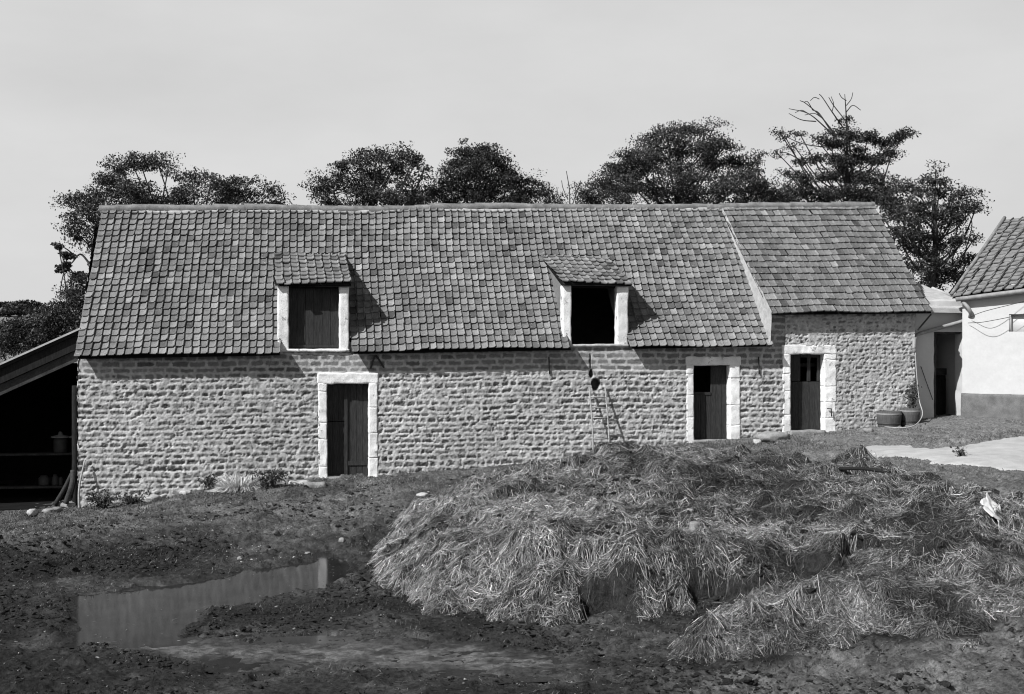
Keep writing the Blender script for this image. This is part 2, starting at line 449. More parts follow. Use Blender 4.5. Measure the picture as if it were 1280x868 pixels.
# bare pale chalky ground by the house, a thin layer on the yard
cx = np.arange(PALE[:, 0].min() - .4, PALE[:, 0].max() + .4, .05); cy = np.arange(PALE[:, 1].min() - .4, PALE[:, 1].max() + .4, .05)
CX, CY = np.meshgrid(cx, cy, indexing='ij'); cd = sdist(PALE, CX, CY) + .22 * fbm2(CX * 2.2, CY * 2.2, 5, 61)
cz = ground_z(CX, CY) + np.where(cd > 0, .012 + .02 * sstep(0, .5, cd), -.03)
cm = (cd > -.04); m = cm[:-1, :-1] & cm[1:, :-1] & cm[1:, 1:] & cm[:-1, 1:]
put(MB().add(np.stack([CX, CY, cz], -1), grid_faces(len(cx), len(cy), m)).build('chalk_path', 'chalk_yard', loc=(0, 0, 0)), kind='structure')

# distant hill on the left
hx = np.linspace(-420, 500, 70); hy = np.linspace(120, 620, 40); HX, HY = np.meshgrid(hx, hy, indexing='ij')
HZ = -1.5 + 12.5 * sstep(120, 330, HY) + 1.5 * fbm2(HX * .01, HY * .01, 3, 71) - 6 * sstep(380, 620, HY)
put(MB().add(np.stack([HX, HY, HZ], -1), grid_faces(70, 40)).build('hill', 'hill_field', loc=(0, 0, 0)), kind='structure')

# ------------------------------------------------------------------ barn
def stone_field(u, v, seed, ch=(.09, .145), ln=(.13, .33), relief=1.0, ashlar=None, warp=1.0):
    """height, tone, mortar for a coursed stone face at (u along, v up), metres"""
    r = np.random.default_rng(seed)
    vv = v + .03 * vn2(u * .55, v * .4, seed) + warp * .014 * fbm2(u * 3.5, v * 3.5, 3, seed + 1)
    e = [v.min() - .4]
    while e[-1] < v.max() + .5:
        e.append(e[-1] + (r.uniform(.12, .15) if ashlar is not None and e[-1] > ashlar else r.uniform(*ch)))
    e = np.array(e); j = np.clip(np.searchsorted(e, vv, 'right') - 1, 0, len(e) - 2)
    uu = u + warp * .018 * fbm2(u * 4 + 40, v * 4, 3, seed + 2)
    H = np.zeros(u.shape); tone = np.ones(u.shape); mort = np.zeros(u.shape)
    for c in np.unique(j):
        w = j == c; up = ashlar is not None and e[c] > ashlar
        b = [u.min() - r.uniform(.1, .6)]
        while b[-1] < u.max() + .6: b.append(b[-1] + (r.uniform(.25, .42) if up else r.uniform(*ln) * (1 if r.random() < .75 else .55)))
        b = np.array(b); n = len(b) - 1; x = uu[w]; z = vv[w]
        k = np.clip(np.searchsorted(b, x, 'right') - 1, 0, n - 1)
        inset = r.uniform(.004, .016, n)
        dx = np.minimum(x - b[k], b[k + 1] - x) - inset[k]; dz = np.minimum(z - e[c], e[c + 1] - z) - .7 * inset[k]
        nd = .019 * warp * (fbm2(x * 19, z * 19, 4, seed + 9, .65) - .1); dx = dx + nd; dz = dz + nd * .8
        rc = .042; d = rc - np.hypot(np.maximum(rc - dx, 0), np.maximum(rc - dz, 0))
        pr = sstep(-.004, .026, d)
        t = (z - e[c]) / (e[c + 1] - e[c]); s = (x - b[k]) / (b[k + 1] - b[k])
        hs = r.uniform(.0, .026, n) * relief; tz = r.uniform(.008, .06, n) * relief; tx = r.uniform(-.014, .014, n) * relief
        if up: hs = hs * .3; tz = tz * .12; tx = tx * .2
        flush = r.random(n) < .12
        hs = np.where(flush, .003, hs); tz = np.where(flush, .004, tz)
        J0 = .004 if up else .020 * relief
        q = hs[k] * .5 + tx[k] * (s - .5) - tz[k] * (1 - t) ** 1.3 - .3 * tz[k] * sstep(.35, .0, t)
        H[w] = J0 + pr * q + (1 - pr) * .004 * vn2(x * 9, z * 9, seed + 21)
        tn = np.clip(r.normal(1, .22, n), .5, 1.6) * (np.where(up, .95, 1.0))
        tone[w] = tn[k]; mort[w] = 1 - sstep(.002, .024, d)
        # limewashed mortar smeared over the upper edge of many stones
        sm = r.uniform(.42, 1.25, n); nz = .55 * fbm2(x * 9, z * 12, 4, seed + 12) + .35 * (s - .5) * r.choice([-1, 1], n)[k]
        mort[w] = np.maximum(mort[w], (0 if up else .95) * sstep(sm[k] - .10, sm[k] + .10, t + nz))
    rough = fbm2(u * 13, v * 16, 5, seed + 3, .72)
    amp = np.where(v > ashlar, .006, .026) if ashlar is not None else .030
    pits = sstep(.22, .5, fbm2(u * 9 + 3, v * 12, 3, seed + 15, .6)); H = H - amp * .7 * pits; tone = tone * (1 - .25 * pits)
    H = H + amp * relief * rough * (1 - .35 * mort) + .012 * fbm2(u * 1.2, v * 1.2, 2, seed + 6)
    return H, tone, mort

# roof reference planes
def zE(x): return 3.09 + (x + 3.79) / 14.87 * 0.26            # eave of the long roof (y = -0.3)
def zR(x): return 6.44 + (x + 3.64) / 14.74 * 0.34            # ridge (y = 3.15)
def roof_z(x, y): return zE(x) + (zR(x) - zE(x)) * (y + .3) / 3.45
XL, XR, XJ = -3.78, wx(1143), 11.08                            # left corner, right corner, joint between barn and annex
D1 = dict(xl=wx(347), a=wx(361), b=wx(424), xr=wx(436), zt=4.60, zs=on_y(390, 437)[2])
D2 = dict(xl=wx(703), a=wx(714), b=wx(771), xr=wx(785), zt=4.66, zs=on_y(740, 431)[2])

def door_px(ox0, oy0, ox1, oy1, ix0, iy0, ix1, iy1):
    cx_ = (ox0 + ox1) / 2
    return dict(ox0=wx(ox0), ox1=wx(ox1), oz1=on_y(cx_, oy0)[2], z0=on_y(cx_, oy1)[2], ix0=wx(ix0), ix1=wx(ix1), iz1=on_y(cx_, iy0)[2], iz0=on_y(cx_, iy1)[2])
DOORS = [door_px(398, 466, 472, 598, 409, 480, 461, 596), door_px(858, 446, 925, 552, 867, 457, 912, 550), door_px(978, 431, 1045, 540, 988, 443, 1030, 538)]

BARN = root('stone_barn', (5.4, 3.2, 0.4), 'long low stone barn with tiled roof, two dormers and three whitewashed doorways', 'barn')

def wall_mesh(x0, x1, z0, z1, res, ztop, seed, holes, name, mat, **kw):
    u = np.linspace(x0, x1, int((x1 - x0) / res) + 1); v = np.linspace(z0, z1, int((z1 - z0) / res) + 1)
    U, V = np.meshgrid(u, v, indexing='ij')
    H, tone, mort = stone_field(U, V, seed, **kw)
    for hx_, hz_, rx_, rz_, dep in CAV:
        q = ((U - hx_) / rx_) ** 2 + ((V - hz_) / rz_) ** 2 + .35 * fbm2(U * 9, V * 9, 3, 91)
        k = 1 - sstep(.7, 1.1, q); H = H * (1 - k) - dep * k; tone = tone * (1 - .75 * k); mort = mort * (1 - k)  # hollows tinted dark: the hole's shade put into the tone, plus the stain
    Uc = (U[:-1, :-1] + U[1:, 1:]) / 2; Vc = (V[:-1, :-1] + V[1:, 1:]) / 2
    keep = Vc < ztop(Uc)
    for a, b, c, d in holes: keep &= ~((Uc > a) & (Uc < b) & (Vc > c) & (Vc < d))
    P = np.stack([U, -H, V], -1)
    ef = np.isin(np.arange(len(u)), [0]); 
    return MB().add(P, grid_faces(len(u), len(v), keep), tone=tone.ravel(), mortar=mort.ravel()).build(name, mat, BARN)

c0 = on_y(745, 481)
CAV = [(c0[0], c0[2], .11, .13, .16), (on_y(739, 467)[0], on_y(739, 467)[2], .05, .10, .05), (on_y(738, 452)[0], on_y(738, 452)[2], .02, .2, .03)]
holes = [(d['ox0'] + .03, d['ox1'] - .03, d['iz0'] - .02, d['oz1'] - .03) for d in DOORS]
def top_main(x):
    t = zE(x) + .22
    for D in (D1, D2): t = np.where((x > D['xl'] + .02) & (x < D['xr'] - .02), D['zs'] - .03, t)
    return np.where(x > XJ, 4.12, t)
XS = DOORS[2]['ox0'] + .06
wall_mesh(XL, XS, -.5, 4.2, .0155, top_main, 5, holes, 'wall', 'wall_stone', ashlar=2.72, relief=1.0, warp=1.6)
CAV = []
wall_mesh(XS, XR, .6, 4.2, .0155, lambda x: 4.2 + 0 * x, 23, holes, 'annex_wall', 'rubble_stone', ch=(.07, .11), ln=(.08, .2), relief=1.1, warp=2.6)

# gable ends, rear wall, loft floor (closing the building)
b = MB()
def side_wall(x, y0, y1, z0, fz, seed, flip):
    u = np.arange(y0, y1 + .01, .04); v = np.arange(z0, 6.9, .04); U, V = np.meshgrid(u, v, indexing='ij')
    H, tone, mort = stone_field(U, V, seed)
    keep = V[:-1, :-1] < fz(U[:-1, :-1])
    s = -1 if flip else 1
    b.add(np.stack([x + s * H, U, V], -1), grid_faces(len(u), len(v), keep)[:, ::(1 if not flip else -1)], tone=tone.ravel(), mortar=mort.ravel())
def fzL(y): return np.where(y < 3.15, roof_z(-3.7, y), 2 * zR(-3.7) - roof_z(-3.7, y) if False else zR(-3.7) - .95 * (y - 3.15)) - .1
def fzA(y): return np.where(y < 3.15, 4.08 + (6.89 - 4.08) * (y + .3) / 3.45, 6.89 - .95 * (y - 3.15)) - .1
side_wall(XL + .0, -.015, 6.5, -.5, fzL, 41, True)
side_wall(XR, -.015, 6.5, .6, fzA, 42, False)
V, F = box((XL, 6.3, -.5), (XR, 6.5, 3.3)); b.add(V, F, tone=1., mortar=.3)
b.build('end_wall', 'wall_stone', BARN)
V, F = box((XL + .05, .35, 2.85), (XR - .05, 6.25, 2.93)); MB().add(V, F).build('loft_floor', 'dark_wood', BARN)
V, F = box((XL + .05, .33, -.4), (XR - .05, .36, 2.85)); 
# dark lining behind each doorway is the barn's own unlit interior; nothing else needed

S_PR = np.array([0, .12, .45, .72, .80, .87, .935, .965]); H_PR = np.array([.0, .0, -.001, .003, .024, .036, .033, -.012])
def tile_roof(E0, E1, R0, R1, nc, nr, seed, skip=None, hs=1.0, lip=.018, jit=1.0, bond=0.0, sag=.055, tone_sd=.19):
    E0, E1, R0, R1 = [np.array(p, float) for p in (E0, E1, R0, R1)]
    r = np.random.default_rng(seed)
    I, J = np.meshgrid(np.arange(nc), np.arange(nr), indexing='ij'); I = I.ravel(); J = J.ravel()
    uc = (I + .5) / nc; vc = (J + .5) / nr
    def P(u, v): return (E0 + (E1 - E0) * u[..., None]) * (1 - v[..., None]) + (R0 + (R1 - R0) * u[..., None]) * v[..., None]
    C = P(uc, vc); nrm = np.cross(E1 - E0, R0 - E0); nrm /= np.linalg.norm(nrm)
    keep = np.ones(len(I), bool) if skip is None else ~skip(C[:, 0], C[:, 1], I, J)
    I, J = I[keep], J[keep]; n = len(I)
    T = np.array([0.0, 0.0, .5, 1.22])                      # lip bottom, front edge, middle, tail under the next course
    hT = np.array([-lip + .034, .034, .018, -.004])
    s = np.broadcast_to(S_PR[None, None], (n, 4, 8)); t = np.broadcast_to(T[None, :, None], (n, 4, 8))
    skew = r.normal(0, .018, n) * jit; slide = r.normal(0, .028, n) * jit; dn = r.normal(0, .004, n) * jit
    slide = np.where(r.random(n) < .015, slide - .12, slide)
    wav = .20 * vn2(J * .13, I * .05 + 5, seed) + .025 * r.normal(0, 1, n) * jit
    off = (bond * ((J % 2) - .5)) + bond * .3 * r.normal(0, 1, n)
    roll = r.normal(0, .006, n) * jit
    uu = (I[:, None, None] + s + (wav + off)[:, None, None] + skew[:, None, None] * (t - .5) * 2) / nc
    vv = (J[:, None, None] + t + slide[:, None, None] + roll[:, None, None] * (s - .5) + .10 * vn2(I * .09, J * .05, seed + 3)[:, None, None]) / nr
    Q = P(uu, np.minimum(vv, 1.0))
    h = H_PR[None, None] * hs + hT[None, :, None] + dn[:, None, None] + roll[:, None, None] * (s - .5)
    h = h + sag * fbm2(uu * nc * .11, vv * nr * .16, 3, seed + 4)
    Q = Q + nrm * h[..., None]
    tone = np.clip(r.normal(1, tone_sd, n) + .22 * fbm2(I * .12, J * .2, 3, seed + 7), .45, 1.7)
    tone = np.where(r.random(n) < .08, tone * .6, tone); tone = np.where(r.random(n) < .04, tone * 1.35, tone)
    base = np.arange(n)[:, None, None] * 32; f = base + grid_faces(4, 8)[None]
    m = MB().add(Q, f.reshape(-1, 4)[:, ::-1], tone=np.repeat(tone, 32))
    # battens and boards under the tiles, one cell per tile
    d = MB(); cu = np.stack([I / nc, (I + 1) / nc, (I + 1) / nc, I / nc], -1); cv = np.stack([J / nr, J / nr, (J + 1) / nr, (J + 1) / nr], -1)
    d.add(P(cu, cv) - nrm * .05, np.arange(4 * n).reshape(n, 4))
    return m, d

def d_meet(D, x):   # how far back a dormer's roof runs before it dies into the main roof
    zf, yf, sl = D['zt'] + .04, -.12, .36
    return np.clip((zf - sl * yf - zE(x) - .3 * (zR(x) - zE(x)) / 3.45) / ((zR(x) - zE(x)) / 3.45 - sl), 0, 3)
def skip_main(x, y, I, J):
    k = np.zeros(len(x), bool)
    for D in (D1, D2): k |= (x > D['xl'] + .115) & (x < D['xr'] - .05) & (y < d_meet(D, x) - .1)
    return k
m, dk = tile_roof((-3.80, -.3, zE(-3.79)), (XJ, -.3, zE(XJ)), (-3.64, 3.15, zR(-3.64)), (XJ + .03, 3.15, zR(XJ)), 91, 24, 3, skip_main, hs=1.0)
RO = m.build('roof', 'roof_tile', BARN, smooth=False); dk.build('roof_boards', 'dark_inside', RO)
hole_t = on_y(1025, 291, 1.9)
def skip_annex(x, y, I, J): return (np.abs(x - 13.35) < .09) & (np.abs(y - 2.25) < .11)
m, dk = tile_roof((XJ - .02, -.3, 4.05), (14.90, -.3, 4.10), (XJ - .06, 3.15, 6.80), (15.05, 3.15, 6.90), 25, 18, 9, None, hs=.42, lip=.026, jit=.55, bond=.16, sag=.05, tone_sd=.17)
RA = m.build('annex_roof', 'annex_tile', BARN, smooth=False); dk.build('roof_boards', 'dark_inside', RA)
# rear slope
b = MB()
for x0, x1, za, zb in ((-3.7, XJ, 6.42, 6.76), (XJ, 15.0, 6.78, 6.88)):
    V = np.array([(x0, 3.15, za), (x1, 3.15, zb), (x1, 6.8, zb - 3.5), (x0, 6.8, za - 3.5)]); b.add(np.vstack([V, V - [0, 0, .08]]), np.array([(0, 3, 2, 1)[::-1], (4, 5, 6, 7)[::-1], (0, 1, 5, 4), (1, 2, 6, 5), (2, 3, 7, 6), (3, 0, 4, 7)]), tone=1.)
b.build('rear_roof', 'roof_tile', BARN, smooth=False)
# ridge tiles bedded in mortar
b = MB(); th = np.linspace(-.15 * math.pi, 1.15 * math.pi, 9)
x = -3.72
while x < 15.02:
    L = .36; k = random.uniform(-.012, .012)
    xa, xb = x - .012, min(x + L + .02, 15.08)
    V = []
    for xx, rr in ((xa, .105), (xb, .092)):
        zz = (zR(xx) if xx < XJ else 6.80 + (xx - XJ) / 3.95 * .1) - .0 + k + .035 * float(vn2(np.array([xx * .7]), np.array([0.]), 8)[0])
        for t in th: V.append((xx, 3.15 - rr * 1.25 * math.cos(t) , zz + rr * math.sin(t) - .02 + random.uniform(-.004, .004)))
    b.add(np.array(V), np.vstack([grid_faces(2, 9)])); x += L
b.build('ridge', 'ridge_tile', BARN, smooth=True)
# bedding under the ridge tiles
V, F = rbox((-3.66, 3.03, 6.25), (11.0, 3.27, 6.40), .08, .03, .015); V[:, 2] += (V[:, 0] + 3.66) / 14.7 * .34; b = MB().add(V, F)
V, F = rbox((11.0, 3.03, 6.60), (15.0, 3.27, 6.74), .08, .03, .015); V[:, 2] += (V[:, 0] - 11.) / 4 * .1; b.add(V, F); b.build('ridge_bedding', 'mortar', BARN)
# exposed mortared cheek where the annex roof stands above the barn roof
b = MB(); nv = 60
yy = np.linspace(-.28, 3.1, nv); lo_ = zE(XJ) + (zR(XJ) - zE(XJ)) * (yy + .3) / 3.45 - .12; hi_ = 4.05 + (6.80 - 4.05) * (yy + .3) / 3.45 + .03
ws = np.linspace(0, 1, 8); Yv, Wv = np.meshgrid(yy, ws, indexing='ij')
Zv = lo_[:, None] + (hi_ - lo_)[:, None] * Wv; Xv = XJ - .015 - .035 * (1 - Wv) + .018 * fbm2(Yv * 6, Zv * 6, 3, 12)
b.add(np.stack([Xv, Yv, Zv], -1), grid_faces(nv, 8)[:, ::-1])
b.build('verge_mortar', 'mortar', BARN)

# dormers
def dormer(D, seed, label, shut):
    xl, a, bq, xr, zt, zs = [D[k] for k in ('xl', 'a', 'b', 'xr', 'zt', 'zs')]
    # cheeks: stone triangles standing on the roof; the dormer's own mesh is the plain wall plate under its roof
    ym0 = float(d_meet(D, np.array([(xl + xr) / 2]))[0])
    V, F = box((xl + .05, .16, zt - .06), (xr - .05, .26, zt + .02)); o = MB().add(V, F).build('dormer', 'dark_wood', BARN, False)
    for x0, x1 in ((xl + .03, xl + .17), (xr - .17, xr - .03)):
        rt = MB()
        ys = np.linspace(.02, 2.2, 24); z_hi = zt + .0 + .36 * (ys + .12) - .04; z_lo = np.minimum(roof_z(x0, ys) - .15, z_hi - .02)
        V = []
        for k in range(24):
            for xx, zz in ((x0, z_lo[k]), (x0, z_hi[k]), (x1, z_hi[k]), (x1, z_lo[k])): V.append((xx + .01 * float(vn2(np.array([ys[k] * 7]), np.array([zz * 7]), seed)[0]), ys[k], zz))
        i = np.arange(96).reshape(24, 4); j = np.roll(i, -1, 1)
        rt.add(np.array(V), [np.stack([i[:-1], i[1:], j[1:], j[:-1]], -1).reshape(-1, 4), i[:1], i[-1:, ::-1]], tone=.75, mortar=.05)
        rt.build('cheek', 'rubble_stone', o, smooth=False)
    for x0, x1 in ((xl, a), (bq, xr)):
        V, F = rbox((x0, -.035, zs - .05), (x1, .22, zt - .01), .035, .015, .010, 7, seed + int(x0 * 10)); MB().add(V, F).build('jamb', 'old_limewash', o)
    V, F = rbox((xl - .02, -.05, zs - .05), (xr + .02, .25, zs + .012), .04, .012, .008, 6, seed); MB().add(V, F).build('sill', 'old_limewash' if shut else 'pale_stone', o)
    V, F = rbox((xl - .0, -.06, zt - .02), (xr + .0, .15, zt + .05), .06, .01, .006, 5, seed); MB().add(V, F).build('lintel', 'dark_wood', o)
    if shut:
        s = MB(); n = 6; w = (bq - a) / n
        for k in range(n):
            V, F = rbox((a + k * w + .002, .17 + .004 * (k % 2), zs + .01), (a + (k + 1) * w - .002, .20, zt - .02), .5, .003, .0); s.add(V, F)
        for zz in (zs + .04,):
            V, F = rbox((a + .01, .15, zz), (bq - .01, .17, zz + .06), .5, .003, .0); s.add(V, F)
        s.build('shutter', 'grey_wood', o, False)
    ym = float(d_meet(D, np.array([(xl + xr) / 2]))[0]); sl = .36
    zf = zt + .05 - sl * .0
    m, dk = tile_roof((xl - .05, -.14, zt + .03), (xr + .05, -.14, zt + .03 - .01), (xl - .10, ym + .1, zt + .03 + sl * (ym + .24)), (xr + .02, ym + .1, zt + .03 + sl * (ym + .24)), 9, 8, seed, None, hs=.8, lip=.022, jit=1.4, sag=.05)
    rr = m.build('dormer_roof', 'roof_tile', o, smooth=False); dk.build('roof_boards', 'dark_inside', rr)
    return o
dormer(D1, 61, 'shuttered', True)
dormer(D2, 67, 'open', False)

# doors
def doorway(d, seed, kind):
    r = random.Random(seed)
    s = MB()
    x0, x1, i0, i1, zt, zi, zb = d['ox0'], d['ox1'], d['ix0'], d['ix1'], d['oz1'], d['iz1'], d['iz0']
    for sd_, (xa_, xb_) in enumerate(((x0, i0), (i1, x1))):
        z_ = d['z0'] - .12
        while z_ < zi - .01:
            h_ = min(r.uniform(.16, .34) * 2, zi + .01 - z_)
            if zi + .01 - z_ - h_ < .08: h_ = zi + .01 - z_
            o_ = r.uniform(-.009, .009); oi = r.uniform(-.004, .004)
            V, F = rbox((xa_ + (o_ if sd_ == 0 else oi), -.024 + r.uniform(-.004, .003), z_), (xb_ + (oi if sd_ == 0 else o_), .26, z_ + h_ + .001), .03, .005, .010, 8, seed); s.add(V, F)
            z_ += h_
    V, F = rbox((x0 - .02, -.032, zi), (x1 + .02, .27, zt), .03, .02, .012, 8, seed + 2); s.add(V, F)
    sur = s.build('door_surround', 'limewash', BARN)
    V, F = rbox((i0 - .02, -.06, zb - .14), (i1 + .02, .3, zb), .05, .015, .008, 5, seed + 3); MB().add(V, F).build('threshold', 'grey_stone', sur)
    # door leaf: upright boards, with openings cut where boards are missing
    leaf = MB(); yb = .20; h = zi - zb
    def boards(xa, xb, za, zc, n):
        w = (xb - xa) / n
        for k in range(n):
            V, F = rbox((xa + k * w + .0015, yb + r.uniform(-.004, .004), za + .01), (xa + (k + 1) * w - .0015, yb + .035, zc - .005), .5, .003, .0, 6, seed + k); leaf.add(V, F)
    W = i1 - i0
    if kind == 0:
        boards(i0, i0 + W * .44, zb, zb + h * .59, 3); boards(i0, i0 + W * .44, zb + h * .59, zi, 3); boards(i0 + W * .44, i1, zb, zi, 4)
        V, F = rbox((i0 + W * .42, yb - .03, zb + .02), (i0 + W * .50, yb + .04, zi - .02), .3, .004, .002); leaf.add(V, F)
        V, F = rbox((i0 + W * .50, yb - .02, zb + .22), (i1 - .02, yb + .002, zb + .32), .3, .004, .002); leaf.add(V, F)
    elif kind == 1:
        boards(i0, i0 + W * .55, zb, zb + h * .63, 4); boards(i0 + W * .55, i1, zb, zi, 3)
        V, F = rbox((i0, yb - .02, zb + h * .60), (i0 + W * .55, yb + .002, zb + h * .64), .3, .004, .002); leaf.add(V, F)
    else:
        wa, wb, wc, wd = W * .40, W * .60, W * .70, W * .90
        z1, z2 = zb + h * .64, zb + h * .95
        boards(i0, i1, zb, z1, 6); boards(i0, i0 + wa, z1, zi, 2); boards(i0 + wd, i1, z1, zi, 1); boards(i0 + wb, i0 + wc, z1, zi, 1)
        boards(i0 + wa, i0 + wb, z2, zi, 1); boards(i0 + wc, i0 + wd, z2, zi, 1)
    dr = leaf.build('door', 'grey_wood', sur, False)
    return sur
for k, d in enumerate(DOORS): doorway(d, 100 + 10 * k, k)
# iron tie anchors on the wall
b = MB(); P = [on_y(*q, -.05) for q in ((463, 461), (468, 447), (471, 446), (480, 460))]
V, F = tube(curve(P, 5), .022, 5); b.add(V, F); b.build('wall_anchor', 'black_iron', BARN)
for px in (686, 948):
    P = [on_y(px, 446, -.05), on_y(px + 1, 468, -.05)]; V, F = tube(P, .016, 5); MB().add(V, F).build('wall_anchor', 'black_iron', BARN)
P = [on_y(*q, -.07) for q in ((1034, 511), (1039, 511), (1039.5, 521))]; V, F = tube(P, .014, 5); MB().add(V, F).build('door_stay', 'black_iron', BARN)

# ------------------------------------------------------------------ open lean-to on the left
SHED = root('open_shed', (-6.2, 2.5, -.05), 'dark open-fronted lean-to shed with sloping roof, built against the barn end', 'shed')
YS = .55; A = on_y(101, 412, YS - .25); B0 = on_y(0, 457, YS - .25); sl = (A[2] - B0[2]) / (A[0] - B0[0]); X0 = -9.2
def shz(x): return A[2] + sl * (x - A[0])
def slab(x0, x1, y0, y1, off, th):
    V = []
    for y in (y0, y1):
        for x, t in ((x0, 0), (x1, 0), (x1, th), (x0, th)): V.append((x, y, shz(x) + off - t))
    return np.array(V), np.array([(0, 1, 2, 3), (7, 6, 5, 4), (0, 4, 5, 1), (1, 5, 6, 2), (2, 6, 7, 3), (3, 7, 4, 0)])
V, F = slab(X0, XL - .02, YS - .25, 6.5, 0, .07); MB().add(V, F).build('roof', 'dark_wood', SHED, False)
V, F = slab(X0, XL + .0, YS - .30, 6.5, .042, .040); MB().add(V, F).build('roof_sheet', 'slab_roof', SHED, False)
V, F = slab(X0, XL - .03, YS - .20, YS - .15, -.075, .30); MB().add(V, F).build('bargeboard', 'dark_wood', SHED, False)
V, F = slab(X0, XL - .05, YS - .13, YS + .05, -.39, .22); MB().add(V, F).build('tie_beam', 'beam_wood', SHED, False)
V, F = rbox((XL - .19, YS - .12, -.2), (XL - .07, YS, 2.5), .2, .01, .004); MB().add(V, F).build('post', 'dark_wood', SHED)
V, F = box((X0, 6.3, -.5), (XL, 6.45, 2.9)); b = MB().add(V, F); V, F = box((X0, .0, -.5), (X0 + .15, 6.3, shz(X0) - .08)); b.add(V, F); b.build('boarding_and_sun_block', 'dark_inside', SHED, False)  # second box: unseen end wall, added to keep sun out of the shed
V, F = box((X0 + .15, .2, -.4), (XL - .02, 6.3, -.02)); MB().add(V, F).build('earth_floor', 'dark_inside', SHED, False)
# dark furniture inside
SH = root('storage_rack', (-5.2, 3.0, 0), 'dim rack of two plank shelves inside the open shed', 'rack')
for z in (on_y(75, 566, 2.4)[2], on_y(75, 607, 2.4)[2]):
    V, F = rbox((-6.6, 2.25, z - .05), (-4.1, 2.75, z), .3, .01, .004); MB().add(V, F).build('shelf', 'beam_wood', SH)
for x in (-6.55, -4.2):
    V, F = rbox((x, 2.3, -.03), (x + .09, 2.4, 2.2), .3, .01, .004); MB().add(V, F).build('upright', 'beam_wood', SH)
for k, (px, py, r_, lab) in enumerate(((75.5, 566, .17, 'lidded pale can on the upper shelf in the dark shed'), (96.5, 566, .15, 'lidded pale can on the upper shelf, half hidden by the barn corner'))):
    p = on_y(px, py, 2.45); t = root('lidded_can', p, lab, 'can', 'lidded cans in the shed')
    V, F = lathe(p, [(r_ * .8, 0.002), (r_ * .85, .02), (r_ * .9, .25), (r_ * .82, .33)], 16); MB().add(V, F).build('body', 'pale_ware', t)
    V, F = lathe(p, [(r_ * 1.2, .335), (r_ * 1.2, .36), (r_ * .3, .40), (r_ * .22, .46), (.01, .47)], 16); MB().add(V, F).build('lid', 'zinc', t)
for k, (px, hh, lab) in enumerate(((55, .22, 'widest pale jar on the lower shelf in the dark shed'), (69, .24, 'tall pale jar beside the small one on the lower shed shelf'), (76, .19, 'small pale jar on the lower shelf in the dark shed'))):
    p = on_y(px, 607, 2.40); rr = (.12, .07, .05)[k]
    V, F = lathe(p, [(rr * .9, .002), (rr, .03), (rr, hh * .75), (rr * .6, hh * .9), (rr * .62, hh)], 14); put(MB().add(V, F).build('storage_jar', 'pale_ware'), lab, 'jar', 'jars in the shed')

def stick(name, P, r0, r1, mat, label, cat, group=None, n=6):
    V, F = tube(curve(P, n), np.linspace(r0, r1, len(curve(P, n))), 6); return put(MB().add(V, F).build(name, mat), label, cat, group)
stick('wooden_stake', [np.array([XL + .06, -.36, float(ground_z(XL + .06, -.36)) - .05]), np.array([XL + .05, -.25, .45]), np.array([XL + .14, -.10, .99])], .026, .018, 'pale_wood', 'thin pale stake leaning against the barn corner beside the shed', 'stake')
stick('broken_plank', [on_y(68, 632, .35), on_y(80, 612, .38), on_y(90, 592, .42)], .05, .045, 'grey_wood', 'dark broken plank leaning at the shed mouth beside the barn corner', 'plank')
stick('broken_plank', [on_y(82, 630, .2), on_y(90, 605, .24), on_y(91, 588, .3)], .06, .05, 'beam_wood', 'short thick post propped upright at the shed mouth by the barn corner', 'plank')

# ------------------------------------------------------------------ white outbuilding and house on the right
OUT = root('white_outbuilding', (15.4, 1.4, 1.65), 'small whitewashed lean-to with open dark doorway, between barn and house', 'outbuilding')
YO = .45
def opt(px, py, y=None): return on_y(px, py, YO if y is None else y)
zt_ = opt(1180, 388)[2]; zd = opt(1180, 415)[2]; zb_ = 1.45
xa, xb, xc, xd = opt(1141, 400)[0], opt(1168, 400)[0], opt(1203.5, 400)[0], opt(1212, 400)[0]
b = MB()
V, F = rbox((xa, YO, zb_), (xb, YO + .3, zd + .02), .05, .02, .015, 4, 5); b.add(V, F)
V, F = rbox((xa, YO - .01, zd), (xd, YO + .3, zt_ + .25), .05, .02, .012, 4, 6); b.add(V, F)
V, F = rbox((xc, YO, zb_), (xd + .2, YO + .4, zd + .02), .05, .02, .012, 4, 7); b.add(V, F)
V, F = box((xa, YO + .3, zb_), (xa + .2, 3.6, zt_ + .2)); b.add(V, F)
V, F = box((xa, 3.4, zb_), (xd + .3, 3.6, zt_ + .7)); b.add(V, F)
V, F = box((xd + .1, YO + .4, zb_), (xd + .3, 3.6, zt_ + .2)); b.add(V, F)
b.build('wall', 'house_limewash', OUT)
P0 = opt(1160, 385, YO - .25); z0 = P0[2]
V = np.array([(xa - .1, YO - .25, z0), (xd + .1, YO - .25, z0 - .02), (xd + .1, 3.7, z0 + .85), (xa - .1, 3.7, z0 + .85)])
MB().add(np.vstack([V, V - [0, 0, .10]]), np.array([(0, 1, 2, 3), (7, 6, 5, 4), (0, 4, 5, 1), (1, 5, 6, 2), (2, 6, 7, 3), (3, 7, 4, 0)])).build('roof', 'slab_roof', OUT, False)
